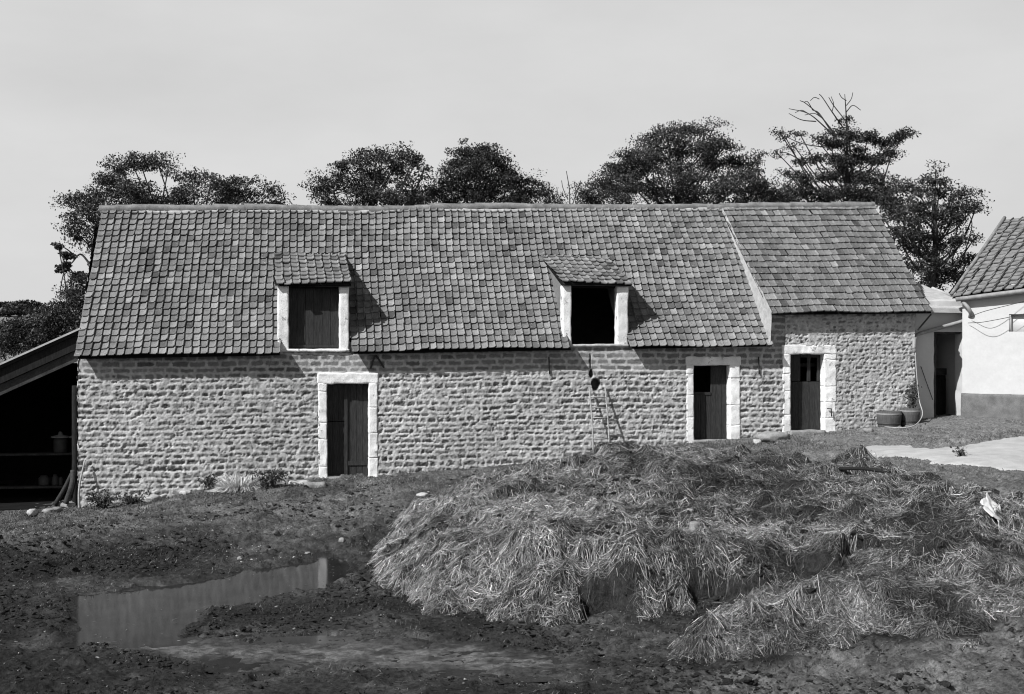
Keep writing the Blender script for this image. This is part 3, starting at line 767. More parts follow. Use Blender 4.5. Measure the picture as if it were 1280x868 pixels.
# low white gable behind it, with a coping
g0, g1, g2 = on_y(1152, 358, 3.9), on_y(1168, 362, 3.9), on_y(1204, 377, 3.9)
V = np.array([(g0[0], 3.9, 3.5), (g2[0] + .05, 3.9, 3.5), (g2[0] + .05, 3.9, g2[2] - .02), (g1[0], 3.9, g1[2]), (g0[0], 3.9, g1[2])])
W = V + [0, .25, 0]; b = MB().add(np.vstack([V, W]), [np.array([(0, 1, 2, 3, 4)]), np.array([(9, 8, 7, 6, 5)]), np.array([(k, k + 5, (k + 1) % 5 + 5, (k + 1) % 5) for k in range(5)])]); b.build('rear_gable', 'house_limewash', OUT, False)
V, F = tube([(g1[0] - .05, 3.95, g1[2] + .02), (g2[0] + .05, 3.95, g2[2] - .01)], .06, 6); MB().add(V, F).build('coping', 'slab_roof', OUT)
V, F = rbox((xb - .02, YO + .10, zb_), (xb + .10, YO + .28, zd), .1, .01, .004); b = MB().add(V, F); V, F = rbox((xb, YO + .1, zd - .05), (xc, YO + .26, zd + .0), .1, .01, .004); b.add(V, F); b.build('door_frame', 'beam_wood', OUT)
zh = opt(1190, 470)[2]
V, F = rbox((xb + .3, YO + .9, zb_ + .1), (xc + .05, YO + .95, zh + .0), .2, .01, .004); MB().add(V, F).build('half_door', 'dark_wood', OUT)
V, F = rbox((xb + .28, YO + .87, zh), (xc + .06, YO + .97, opt(1190, 461)[2]), .2, .01, .004); MB().add(V, F).build('door_rail', 'beam_wood', OUT)

HOU = root('white_house', (17.2, .6, 1.66), 'whitewashed farmhouse corner with tiled roof and dark plinth, beyond the barn', 'house')
HA = np.array([on_y(1203, 434, .05)[0], .05]); hd = np.array([.70, -.714]); hn = np.array([-hd[1], hd[0]])    # wall runs along hd, inside along hn
hw = 6.0; zhb = on_y(1206, 521, .05)[2] - .15; zpl = on_y(1206, 492, .05)[2]; zeL = on_y(1200, 374, .05)[2] + .1
def hp(s, t, z): return np.array([HA[0] + hd[0] * s + hn[0] * t, HA[1] + hd[1] * s + hn[1] * t, z])
def hmap(V): return np.stack([HA[0] + hd[0] * V[:, 0] + hn[0] * V[:, 1], HA[1] + hd[1] * V[:, 0] + hn[1] * V[:, 1], V[:, 2]], -1)
rise = .10
# window niche in the wall: wall built around it
wn0, wn1 = 1.06, 1.75
zw0, zw1 = 3.62, 4.05
b = MB(); nseed = 300
u_ = np.linspace(0, hw, 121); v_ = np.linspace(zpl, zeL + .5, 50); U, V = np.meshgrid(u_, v_, indexing='ij')
Uc = (U[:-1, :-1] + U[1:, 1:]) / 2; Vc = (V[:-1, :-1] + V[1:, 1:]) / 2
keep = ~((Uc > wn0) & (Uc < wn1) & (Vc > zw0) & (Vc < zw1)) & (Vc < zeL + .10 + .08 * Uc)
b.add(hmap(np.stack([U, .012 * fbm2(U * 1.6, V * 1.6, 4, 301) + .004 * vn2(U * 8, V * 8, 302), V], -1).reshape(-1, 3)), grid_faces(121, 50, keep))
for lo, hi in (((wn0 - .06, .02, zw0 - .06), (wn0 + .02, .2, zw1 + .06)), ((wn1 - .02, .02, zw0 - .06), (wn1 + .06, .2, zw1 + .06)), ((wn0 + .02, .02, zw0 - .06), (wn1 - .02, .2, zw0 + .02)), ((wn0 + .02, .02, zw1 - .02), (wn1 - .02, .2, zw1 + .06))):
    V, F = box(lo, hi); b.add(hmap(V), F)
V, F = box((wn0 - .05, .12, zw0 - .05), (wn1 + .05, .2, zw1 + .05)); b.add(hmap(V), F)
V, F = rbox((0, .3, zpl), (.35, 6, zeL + .2), .2, .03, .01, 2.5, 9); b.add(hmap(V), F)
V, F = box((.35, 5.7, zpl), (hw, 6, zeL + .2)); b.add(hmap(V), F)
b.build('wall', 'house_limewash', HOU)
V, F = rbox((-.03, -.035, zhb), (hw, .35, zpl + .01), .08, .02, .012, 4, 12); MB().add(hmap(V), F).build('plinth', 'cement_plinth', HOU)
# house roof: pantiles running up from the eave, with a raised verge
e0 = hp(-.18, -.22, zeL - .05); e1 = hp(hw, -.22, zeL + .55); r0 = hp(-.05, 3.6, zeL + 2.0); r1 = hp(hw, 3.6, zeL + 2.35)
m, dk = tile_roof(e0, e1, r0, r1, 26, 19, 77, None, hs=1.25, lip=.024, jit=1.5, sag=.05)
hr = m.build('roof', 'ridge_tile', HOU, False); dk.build('roof_boards', 'dark_inside', hr)
P = curve([e0 + [0, 0, .06], (e0 + r0) / 2 + [0, 0, .05], r0 + [0, 0, .06]], 8); V, F = tube(P, .045, 7); MB().add(V, F).build('verge', 'ridge_tile', HOU)
b2 = MB(); V = np.array([r0, r1, hp(hw, 7.0, zeL), hp(0, 7.0, zeL)]); b2.add(np.vstack([V, V - [0, 0, .1]]), np.array([(0, 1, 2, 3), (7, 6, 5, 4), (0, 4, 5, 1), (1, 5, 6, 2), (2, 6, 7, 3), (3, 7, 4, 0)]), tone=1.); b2.build('rear_roof', 'roof_tile', HOU, False)
V, F = tube(curve([e0 + np.array([.1, -.03, -.06]), (e0 + e1) / 2 + np.array([0, -.03, -.05]), e1 + np.array([0, -.03, -.06])], 8), .055, 7); MB().add(V, F).build('gutter', 'zinc', HOU)
pipe = [e0 + np.array([.22, -.08, -.10]), on_y(1211, 386, -.2), on_y(1213, 395, -.1), on_y(1205, 401, .2), on_y(1185, 407, .36), on_y(1160, 414, .36), on_y(1148, 418, .30), on_y(1143.5, 424, .0), on_y(1142.5, 434, -.08), on_y(1143, 440, -.08)]
V, F = tube(curve(pipe, 6), .045, 7); MB().add(V, F).build('drainpipe', 'zinc', HOU)
for pts in ([on_y(1212, 397, -.15), on_y(1232, 389, -.7), hp(1.6, -.05, 4.38), hp(2.8, -.05, 4.75)], [on_y(1210, 404, -.1), on_y(1234, 402, -.7), hp(1.6, -.05, 4.1), hp(2.8, -.05, 4.5)]):
    V, F = tube(curve(pts, 8), .007, 4); MB().add(V, F).build('cable', 'black_iron', HOU)
stick('iron_strut', [on_y(1164, 393, -.12), on_y(1147, 413, -.05)], .02, .02, 'black_iron', 'thin black iron strut slanting under the annex eave', 'strut')
stick('rubber_hose', [on_y(1144, 441, -.10), on_y(1146, 470, -.14), on_y(1149, 500, -.22), on_y(1153, 515, -.45), on_y(1151, 524, -.7), on_y(1143, 532, -1.1), ghit(1128, 536) + [0, 0, .02], ghit(1106, 535) + [0, 0, .02]], .012, .012, 'hose_rubber', 'pale hose hanging from the drainpipe down behind the tubs', 'hose', n=8)
stick('support_cable', [on_y(1151, 458, .40), on_y(1158, 478, .40), on_y(1166, 500, .40)], .009, .009, 'black_iron', 'thin dark cable slanting across the white outbuilding pier', 'cable')

def tub(px, py, wpx, hpx, label):
    p = ghit(px, py); Z = (p - CAM) @ FW; r_ = wpx / 2 * Z / FPX; h = hpx * Z / FPX
    t = root('wooden_tub', p, label, 'tub', 'tubs by the barn corner')
    V, F = lathe(p + [0, r_ * .8, -.03], [(r_ * .86, 0), (r_ * .9, h * .1), (r_ * .97, h * .6), (r_, h), (r_ * .9, h), (r_ * .84, h * .3)], 28); MB().add(V, F).build('body', 'tub_wood', t)
    for q in (.78, .2):
        V, F = lathe(p + [0, r_ * .8, -.03 + h * q], [(r_ * (.9 + .09 * q), 0), (r_ * (.93 + .085 * q), .005), (r_ * (.93 + .085 * q), .035), (r_ * (.9 + .095 * q), .04)], 28); MB().add(V, F).build('hoop', 'zinc' if q > .5 else 'black_iron', t)
tub(1117, 534, 31, 21, 'nearer wooden tub with a pale hoop, clear of the hose')
tub(1142, 531, 25, 22, 'wooden tub behind the hose at the barn corner')

# ladder against the wall
LB = root('wooden_ladder', on_y(750, 556, -.45), 'thin pale wooden ladder leaning on the stone wall under the open dormer', 'ladder')
gz = .75
def lad(f, t): # f 0 left 1 right, t 0 foot 1 head
    top = (on_y(737, 484, -.10), on_y(757, 486, -.05)); bot = (on_y(741.5, 560, -.46), on_y(761.5, 560, -.46))
    return bot[f] + (top[f] - bot[f]) * t
for f in (0, 1):
    P = [lad(f, t) + np.array([.01 * math.sin(t * 4), 0, 0]) for t in np.linspace(-.15, 1, 8)]; V, F = tube(P, .019, 6); MB().add(V, F).build('rail', 'pale_wood', LB)
for t in np.linspace(-.02, .84, 6):
    V, F = tube([lad(0, t), lad(1, t)], .016, 5); MB().add(V, F).build('rung', 'pale_wood', LB)

# ------------------------------------------------------------------ manure heaps
def cp(px, py, Z): p = at_depth(px, py, Z); return tuple(p)
H1 = [cp(*q) for q in [(500, 700, 20.0), (560, 690, 19.3), (600, 680, 19.0), (650, 685, 18.3), (700, 685, 18.0), (780, 680, 18.0), (850, 675, 18.2), (900, 690, 18.0), (480, 715, 20.0),
    (540, 640, 22.3), (600, 640, 21.5), (680, 635, 21.5), (750, 630, 21.5), (830, 622, 21.5), (900, 620, 21.5), (980, 625, 21), (1050, 640, 20), (1130, 640, 19.7), (1200, 640, 19.5), (1280, 640, 19.2),
    (580, 603, 24.4), (650, 592, 25), (700, 580, 25.3), (740, 564, 25.5), (790, 557, 25.5), (830, 563, 25.5), (870, 568, 25.5), (930, 570, 25.5), (1000, 577, 25), (1060, 572, 25.2), (1110, 585, 24.4), (1150, 597, 23.5), (1254, 602, 22.5), (1300, 602, 22.4),
    (1000, 680, 18.4), (1085, 660, 18.5), (1160, 670, 18.4), (1250, 670, 18.3), (960, 700, 17.8), (1060, 715, 17.2), (1200, 708, 17.3), (1300, 700, 17.3)]]
def out_(px, py, dz=-.35):
    p = ghit(px, py, ground_base); return (p[0], p[1], float(ground_base(p[0], p[1])) + dz)
H1 += [out_(*q) for q in [(436, 730), (455, 752), (510, 783), (585, 787), (640, 788), (690, 806), (740, 808), (800, 790), (860, 782), (440, 690), (500, 635), (540, 606), (900, 770), (420, 760), (600, 820), (760, 840)]]
for px in (480, 560, 640, 740, 840, 940, 1040): 
    x_ = wx(px, -1.0); H1.append((x_, -1.0, float(ground_base(x_, -1.0)) - .45))
H1 += [(11.2, -3.6, .75), (12.0, -5.0, .8), (12.6, -6.8, .9), (10.3, -14.5, -.1), (8.5, -14.2, -.1), (6.8, -14, -.25), (13, -9, 1.1)]
R1 = RBF(np.array(H1), .05)
H2 = [cp(*q) for q in [(880, 785, 15.4), (930, 760, 15.9), (980, 738, 16.2), (1040, 722, 16.4), (1090, 726, 16.4), (1150, 735, 16.3), (1230, 742, 16.1), (1300, 740, 16.1), (850, 812, 15.0), (950, 790, 15.2), (1040, 765, 15.5), (1130, 765, 15.5), (1220, 770, 15.4)]]
H2 += [out_(*q, -.25) for q in [(795, 845), (850, 852), (930, 845), (1010, 838), (1080, 812), (1180, 812), (1250, 800), (1310, 800), (820, 800), (870, 765), (915, 742)]]
H2 += [cp(px, py, Z)[:2] + (z,) for px, py, Z, z in [(1000, 705, 17.6, .3), (1060, 700, 17.6, .5), (1150, 700, 17.8, .6), (1260, 700, 17.8, .62)]]
R2 = RBF(np.array(H2), .05)
def carve(x, y, z, spots):
    for px, py, Z, rx, ry, d in spots:
        p = at_depth(px, py, Z); q = np.hypot((x - p[0]) / rx, (y - p[1]) / ry) + .75 * fbm2(x * 3, y * 3, 4, 88, .6)
        z = z - d * (1 - sstep(.55, 1.1, q))
    return z
def lumps(x, y, seed):
    w = .35 * fbm2(x * .9, y * .9, 3, seed); a = fbm2((x + w) * 1.25, (y + w) * 1.25, 3, seed + 1)
    t = fbm2(x * 1.0 + 5, y * 1.7, 3, seed + 4) * 2.6; ter = (np.floor(t) + sstep(.55, 1.0, t - np.floor(t))) / 2.6
    return -.03 + .16 * a + .22 * ter + .13 * (np.abs(vn2((x + w) * 2.1, (y + w) * 2.1, seed + 7)) - .3) + .10 * (np.abs(vn2(x * 4.6 + w, y * 4.6, seed + 8)) - .3) + .07 * fbm2(x * 3.2, y * 3.2, 4, seed + 2, .65) + .05 * fbm2(x * 9, y * 9, 3, seed + 3, .6)
S1 = [(758, 712, 17.2, .30, .45, .42), (905, 722, 17.3, .42, .55, .45), (1085, 692, 17.7, .50, .5, .38), (1195, 668, 18.2, .25, .35, .25), (1010, 690, 17.9, .3, .35, .2), (960, 600, 22.5, .3, .5, .1)]
def heap1(x, y): return carve(x, y, R1(x, y) + lumps(x, y, 120), S1)
S2 = [(1190, 758, 15.6, .3, .3, .18), (1010, 770, 15.5, .25, .3, .15)]
def heap2(x, y): return carve(x, y, R2(x, y) + .85 * lumps(x, y, 160), S2)

def heap(name, f, x0, x1, y0, y1, res, n, seed, label, floor_fn, tone_fn, parentcat='heap'):
    xs = np.arange(x0, x1, res); ys = np.arange(y0, y1, res); X_, Y_ = np.meshgrid(xs, ys, indexing='ij')
    Z_ = f(X_, Y_); G_ = floor_fn(X_, Y_)
    vis = Z_ > G_ - .06
    m = vis[:-1, :-1] | vis[1:, 1:] | vis[1:, :-1] | vis[:-1, 1:]
    Zc = np.maximum(Z_, G_ - .08)
    used = np.zeros(X_.shape, bool); used[:-1, :-1] |= m; used[1:, 1:] |= m; used[1:, :-1] |= m; used[:-1, 1:] |= m
    F = grid_faces(len(xs), len(ys), m); idx = np.cumsum(used.ravel()) - 1
    V = np.stack([X_, Y_, Zc], -1).reshape(-1, 3)[used.ravel()]
    body = MB().add(V, idx[F]).build(name, 'heap_mud'); put(body, label, 'manure heap')
    # straw: strands draped down the slope
    r = np.random.default_rng(seed)
    ok = (Z_ > G_ + .0); dzx, dzy = np.gradient(Zc, res); area = np.sqrt(1 + dzx ** 2 + dzy ** 2)
    dens = ok * np.minimum(area, 2.0) * (1 - .8 * sstep(1.6, 2.6, area)) * tone_fn(X_, Y_)[0]
    pr = dens.ravel() / dens.sum(); pk = r.choice(len(pr), n, p=pr)
    x = X_.ravel()[pk] + r.uniform(-res, res, n); y = Y_.ravel()[pk] + r.uniform(-res, res, n)
    gx_, gy_ = -dzx.ravel()[pk], -dzy.ravel()[pk]; gl = np.hypot(gx_, gy_)
    sw = 3.2 * fbm2(x * 2.4, y * 2.4, 2, seed + 5)                    # local combing direction
    ang = np.arctan2(gy_, gx_) + r.normal(0, 1, n) * (.6 + 1.3 * np.exp(-gl * 1.4)) + sw * np.exp(-gl * .7)
    L = .03 + .27 * r.random(n) ** 2.4 / np.sqrt(1 + np.minimum(gl, 2.5) ** 2)
    bend = r.normal(0, .16, n)
    k = np.linspace(0, 1, 4); pts = []
    lift = r.exponential(.016, n) + .006; tip = r.normal(0.0, .02, n)
    px0, py0 = x, y
    ix0, iy0 = (np.clip(((x - x0) / res), 0, len(xs) - 2), np.clip(((y - y0) / res), 0, len(ys) - 2))
    def sample(qx, qy):
        a = np.clip((qx - x0) / res, 0, len(xs) - 1.001); b_ = np.clip((qy - y0) / res, 0, len(ys) - 1.001)
        i = a.astype(int); j = b_.astype(int); fa = a - i; fb = b_ - j
        return (Zc[i, j] * (1 - fa) + Zc[i + 1, j] * fa) * (1 - fb) + (Zc[i, j + 1] * (1 - fa) + Zc[i + 1, j + 1] * fa) * fb
    ca, sa = np.cos(ang), np.sin(ang); cxp, cyp = x - ca * L * .5, y - sa * L * .5
    for q in range(4):
        z = sample(cxp, cyp) + lift + (tip * (k[q] - .3) * 1.5)
        pts.append(np.stack([cxp, cyp, z], -1))
        cxp = cxp + np.cos(ang + bend * (k[q])) * L / 3; cyp = cyp + np.sin(ang + bend * k[q]) * L / 3
    P = np.stack(pts, 1)
    # straightened so strands bridge small dips instead of hugging every lump
    chord = P[:, :1] + (P[:, -1:] - P[:, :1]) * k[None, :, None]; P[:, :, 2] = np.maximum(P[:, :, 2] * .4 + chord[:, :, 2] * .6, sample(P[:, :, 0], P[:, :, 1]) + .004)
    T = P[:, -1] - P[:, 0]; T /= np.linalg.norm(T, axis=1, keepdims=True) + 1e-9
    rnd = r.normal(0, 1, (n, 3)); W = np.cross(T, rnd); W /= np.linalg.norm(W, axis=1, keepdims=True) + 1e-9
    w = r.uniform(.0014, .0034, n)[:, None, None] * np.array([1, 1, .9, .5])[None, :, None]
    V = np.stack([P - W[:, None] * w, P + W[:, None] * w], 2).reshape(-1, 3)
    f0 = np.array([(0, 1, 3, 2), (2, 3, 5, 4), (4, 5, 7, 6)]); F = (np.arange(n)[:, None, None] * 8 + f0[None]).reshape(-1, 4)
    tn = np.clip(r.lognormal(-.5, .85, n), .10, 2.4) * tone_fn(x, y)[1] * 1.12
    st = MB().add(V, F, tone=np.repeat(tn, 8)).build('straw', 'straw', body, False); st['kind'] = 'stuff'
    return body

def tone1(x, y):
    # loose pale straw on the near left flank, darker rotted straw to the right
    lf = sstep(8.5, 3.0, x + .25 * (y + 9)); nz = fbm2(x * .9, y * .9, 4, 140)
    bare = sstep(.12, .34, fbm2(x * 1.25 + 3, y * 1.25, 4, 145, .62)) * (1 - .75 * lf)
    d = np.clip(.65 + .35 * lf + 1.0 * nz, .3, 1.5) * (1 - .5 * bare); t = np.clip(.42 + .20 * lf + .5 * nz + .45 * fbm2(x * 3, y * 3, 3, 141), .07, .9) * (1 - .45 * bare)
    for px, py, Z, rx, ry, dd in S1[:5] + [(930, 745, 17.0, .55, .5, 0), (860, 740, 16.9, .5, .3, 0), (1150, 690, 17.8, .4, .4, 0), (770, 700, 17.4, .35, .35, 0)]:
        p = at_depth(px, py, Z); q = np.hypot((x - p[0]) / rx, (y - p[1]) / ry); k = 1 - sstep(.6, 1.4, q + .5 * fbm2(x * 3, y * 3, 3, 147)); d = d * (1 - .72 * k); t = t * (1 - .5 * k)
    return d, t
def tone2(x, y):
    nz = fbm2(x * 1.1, y * 1.1, 4, 150); bare = sstep(.05, .3, fbm2(x * 1.5 + 3, y * 1.5, 4, 155, .62)); return np.clip(.5 + 1.2 * nz, .22, 1.4) * (1 - .5 * bare), np.clip(.30 + .5 * nz + .4 * fbm2(x * 3, y * 3, 3, 151), .07, .8) * (1 - .4 * bare)
heap('manure_heap', heap1, .6, 13.4, -15.0, -.8, .04, 250000, 5, 'large trampled heap of straw and dung filling the yard before the barn', ground_z, tone1)
heap('manure_heap', heap2, 3.6, 9.6, -17.0, -11.0, .035, 76000, 6, 'smaller dark mound of straw and dung at the near side of the big heap', lambda x, y: np.maximum(ground_z(x, y), heap1(x, y)), tone2)
def top_z(x, y): return np.maximum(np.maximum(ground_z(x, y), heap1(x, y)), heap2(x, y))

# ------------------------------------------------------------------ things lying about
def place_rock(name, px, py, w, h, mat, label, seed, cat='stone', group=None, f=None, dp=.8):
    p = ghit(px, py, f or ground_z); Z = (p - CAM) @ FW; s = Z / FPX
    V, F = rock(p + [0, 0, h * s * .25], (w * s / 2, w * s / 2 * dp, h * s / 2), seed); return put(MB().add(V, F).build(name, mat), label, cat, group)
place_rock('limestone_block', 188, 626, 20, 9, 'pale_stone', 'flat white stone lying in the grass before the barn wall', 3, dp=1.2)
place_rock('limestone_block', 205, 622, 15, 6, 'pale_stone', 'small pale stone just behind the flat white stone', 4)
place_rock('limestone_block', 232, 618, 16, 7, 'pale_stone', 'pale stone close under the wall, right of the flat white stone', 5)
place_rock('limestone_block', 41, 643, 12, 9, 'pale_stone', 'small white stone at the shed mouth', 6)
place_rock('limestone_block', 84, 634, 22, 11, 'grey_stone', 'grey footing stone under the barn corner beside the shed', 7)
place_rock('limestone_block', 66, 640, 24, 7, 'grey_stone', 'low flat footing stone at the edge of the shed floor', 8)
place_rock('limestone_block', 428, 677, 8, 6, 'grey_stone', 'lone grey pebble standing above the puddle end', 9)
place_rock('limestone_block', 384, 694, 10, 5, 'grey_stone', 'low grey stone at the puddle edge', 10)
place_rock('limestone_block', 300, 700, 8, 5, 'grey_stone', 'small grey stone on the mud bank above the puddle', 12)
place_rock('boulder', 966, 549, 34, 13, 'grey_stone', 'large rounded boulder at the wall foot between the two right doors', 13, 'boulder')
place_rock('limestone_block', 946, 554, 12, 6, 'pale_stone', 'small stone beside the boulder at the wall foot', 14)
place_rock('limestone_block', 868, 662, 15, 13, 'grey_stone', 'grey lump of stone on the big straw heap', 15, f=top_z)
place_rock('limestone_block', 862, 640, 9, 6, 'grey_stone', 'small grey stone on the straw above the larger lump', 16, f=top_z)
place_rock('limestone_block', 528, 620, 12, 5, 'pale_stone', 'pale flat stone on the grass left of the straw heap', 17, dp=1.2)
place_rock('limestone_block', 1085, 540, 14, 7, 'grey_stone', 'grey stone at the rubble wall foot left of the tubs', 18)
for k, px in enumerate((352, 378, 398)):
    p = ghit(px, 604 + k * 1.5); V, F = rbox(p + [-.28, -.12, -.06], p + [.14, .14, .07], .05, .03, .02, 5, 20 + k)
    put(MB().add(V, F).build('paving_stone', 'grey_stone' if k != 1 else 'pale_stone'), ('grey paving stone farthest from the left barn door', 'pale paving stone, middle of the row by the left barn door', 'grey paving stone nearest the left barn door')[k], 'paving stone', 'paving stones by the left door')
a_, b_ = ghit(1050, 589, top_z), ghit(1112, 594, top_z)
stick('wooden_pole', [a_ + [0, 0, .04], (a_ + b_) / 2 + [0, 0, .07], b_ + [0, 0, .04]], .035, .03, 'dark_wood', 'dark wooden pole lying across the back of the straw heap', 'pole')
# rag thrown on the heap
def rag(px, py, w, h, seed, label):
    p = ghit(px, py, top_z); n = 26; U, V_ = np.meshgrid(np.linspace(-1, 1, n), np.linspace(-1, 1, n), indexing='ij')
    rx = w * (.75 + .35 * fbm2(U * 1.2, V_ * 1.2, 2, seed)); X_ = p[0] + U * rx * .5; Y_ = p[1] + V_ * h * .5 * (1 + .3 * fbm2(V_ * 1.5, U, 2, seed + 1)) + .1 * U
    Z_ = p[2] + .03 + .07 * np.abs(fbm2(U * 1.3 + 3, V_ * 1.3, 2, seed + 2)) + .14 * V_ + .05 * U * V_
    a = MB().add(np.stack([X_, Y_, Z_], -1), grid_faces(n, n)); o = a.build('crumpled_rag', 'cloth'); md = o.modifiers.new('thick', 'SOLIDIFY'); md.thickness = .006
    put(o, label, 'rag', 'white rags on the heap')
rag(1240, 640, .36, .44, 7, 'larger crumpled white rag on the straw heap')
rag(1250, 655, .26, .26, 9, 'smaller white rag just below the larger one')

# bleached straw tuft at the wall foot
def tuft(name, px, py, n, h, mat, label, cat, spread, seed, width=.006):
    p = ghit(px, py); r = np.random.default_rng(seed); th = r.uniform(0, 2 * math.pi, n); rr = spread * np.sqrt(r.random(n))
    c = p + np.stack([rr * np.cos(th), rr * np.sin(th) * .6, 0 * th], -1); c[:, 2] = ground_z(c[:, 0], c[:, 1])
    d = np.stack([np.cos(th) * r.uniform(.1, 1.0, n), np.sin(th) * r.uniform(.1, 1, n), r.uniform(.3, 1, n)], -1); d /= np.linalg.norm(d, axis=1, keepdims=True)
    L = h * r.uniform(.5, 1.1, n); ks = np.linspace(0, 1, 4)
    P = c[:, None] + d[:, None] * (L[:, None] * ks)[..., None]; P[:, :, 2] -= (L[:, None] * .7 * ks ** 2 * r.uniform(.2, 1.2, n)[:, None])
    P[:, :, 2] = np.maximum(P[:, :, 2], c[:, None, 2] + .005)
    W = np.cross(d, r.normal(0, 1, (n, 3))); W /= np.linalg.norm(W, axis=1, keepdims=True)
    w = width * np.array([1, 1, .8, .2])[None, :, None]
    V = np.stack([P - W[:, None] * w, P + W[:, None] * w], 2).reshape(-1, 3); f0 = np.array([(0, 1, 3, 2), (2, 3, 5, 4), (4, 5, 7, 6)])
    o = MB().add(V, (np.arange(n)[:, None, None] * 8 + f0[None]).reshape(-1, 4), tone=np.repeat(np.clip(r.normal(1.2, .3, n), .5, 2), 8)).build(name, mat, None, False)
    return put(o, label, cat)
tuft('straw_tuft', 300, 613, 1500, .5, 'straw', 'bleached tuft of straw lying at the barn wall foot', 'straw tuft', .28, 3)

LEAF = np.array([(0, -.5, 0), (.28, -.05, .06), (0, .5, 0), (-.28, -.05, .06)])
def leaves(P, size, r, up=.5, tone=1.0, tsd=.3):
    """leaf-sized folded quads at points P"""
    n = len(P); a = r.normal(0, 1, (n, 3)); a /= np.linalg.norm(a, axis=1, keepdims=True)
    nn = r.normal(0, 1, (n, 3)); nn[:, 2] = np.abs(nn[:, 2]) + up; b_ = np.cross(nn, a); b_ /= np.linalg.norm(b_, axis=1, keepdims=True) + 1e-9
    c = np.cross(a, b_); s = (size * r.uniform(.6, 1.3, n))[:, None]
    V = P[:, None] + s[:, None] * (b_[:, None] * LEAF[None, :, :1] + a[:, None] * LEAF[None, :, 1:2] + c[:, None] * LEAF[None, :, 2:3])
    t = np.clip(r.normal(tone, tsd, n), .3, 2.2)
    return V.reshape(-1, 3), np.arange(4 * n).reshape(n, 4), np.repeat(t, 4)

def weed(px, py, w, h, label, seed, n=260, mat='weed_leaf', size=.07, at=None):
    p = ghit(px, py) if at is None else at; r = np.random.default_rng(seed); t = root('weed', p, label, 'weed', 'weeds at the wall foot')
    st, fo = MB(), MB()
    for k in range(14):
        e = p + np.array([r.uniform(-w, w), r.uniform(-.15, .1), h * r.uniform(.5, 1.05)]); P = curve([p + [r.uniform(-w, w) * .4, 0, -.03], (p + e) / 2 + [0, 0, h * .15], e], 5)
        V, F = tube(P, np.linspace(.008, .003, len(P)), 4); st.add(V, F)
        q = P[r.integers(2, len(P), n // 14)] + r.normal(0, .06, (n // 14, 3)); q[:, 2] = np.maximum(q[:, 2], p[2] + .01)
        V, F, tn = leaves(q, size, r); fo.add(V, F, tone=tn)
    st.build('stem', 'bark', t); fo.build('foliage', mat, t, False)
weed(265, 612, .26, .30, 'dark leafy weed left of the bleached straw tuft', 1)
weed(336, 610, .42, .34, 'wide dark weed clump right of the bleached straw tuft', 2, 420)
weed(128, 637, .35, .32, 'low weed clump under the barn corner by the stake', 3, 380)
weed(165, 630, .3, .16, 'very low weed at the wall foot above the flat white stone', 4)
weed(1142, 500, .13, .75, 'dark weed climbing the rubble wall corner behind the tubs', 5, 300, at=on_y(1138, 518, -.08))
weed(1200, 572, .1, .18, 'small weed growing at the edge of the pale chalky ground', 6, 80)

# grass and ground litter (uncountable)
def blades(n, seed, xr, yr, dens, hgt, mat, name, lbl, floor=ground_z, width=.004, tone=1.0, flat=0.0):
    r = np.random.default_rng(seed); x = r.uniform(*xr, n * 3); y = r.uniform(*yr, n * 3); k = r.random(n * 3) < dens(x, y); x, y = x[k][:n], y[k][:n]; m = len(x)
    z = floor(x, y); th = r.uniform(0, 2 * math.pi, m); h = hgt * r.uniform(.4, 1.2, m); lean = r.uniform(.2, .9, m) + flat
    c = np.stack([x, y, z - .004], -1); d = np.stack([np.cos(th) * lean, np.sin(th) * lean, np.ones(m) * (1 - .75 * min(flat, 1.3))], -1); d /= np.linalg.norm(d, axis=1, keepdims=True)
    ks = np.array([0, .55, 1.0]); P = c[:, None] + d[:, None] * (h[:, None] * ks)[..., None]; P[:, 2, 2] -= h * .18
    W = np.stack([-np.sin(th + .6), np.cos(th + .6), 0 * th], -1); w = width * np.array([1, .8, .15])[None, :, None]
    V = np.stack([P - W[:, None] * w, P + W[:, None] * w], 2).reshape(-1, 3); f0 = np.array([(0, 1, 3, 2), (2, 3, 5, 4)])
    t = np.clip(r.lognormal(-.1, .45, m) * tone, .2, 2.5)
    o = MB().add(V, (np.arange(m)[:, None, None] * 6 + f0[None]).reshape(-1, 4), tone=np.repeat(t, 6)).build(name, mat, None, False, loc=(0, 0, 0)); put(o, kind='stuff'); return o
def inpond(x, y): return (sdist(PUD, x, y) < -.1) & (sdist(PUD2, x, y) < -.1)
def g_dens(x, y): return sstep(-7.0, -1.0, y + 1.8 * fbm2(x * .5, y * .5, 4, 201)) * sstep(-.25, .25, fbm2(x * 1.5, y * 1.5, 3, 203) + .25) * (y < -.06) * (x < 11.5)
blades(45000, 31, (-8, 11.5), (-8.5, -.05), g_dens, .06, 'grass_blade', 'grass', None, width=.005)
def g2(x, y): return .8 * sstep(-.1, .3, fbm2(x * 1.1, y * 1.1, 4, 207)) * inpond(x, y)
blades(16000, 32, (-8, 8), (-16.5, -5), g2, .06, 'grass_blade', 'grass', None, width=.005, tone=.8)
def g3(x, y): return sstep(-.2, .3, fbm2(x * 1.3, y * 1.3, 3, 209)) * (sdist(PALE, x, y) < -.05)
blades(14000, 33, (9.5, 18), (-9, -.4), g3, .06, 'grass_blade', 'grass', None, width=.005, tone=1.6)
def s_dens(x, y): return sstep(-.1, .35, fbm2(x * .8, y * .8, 4, 211)) * inpond(x, y) * (.22 + .8 * sstep(-2, 4, x)) + .9 * sstep(3.0, 5.0, x) * sstep(-14.9, -15.6, y)
blades(15000, 34, (-8, 13), (-17, -1), s_dens, .12, 'straw', 'straw_litter', None, width=.0035, flat=1.25, tone=.4)

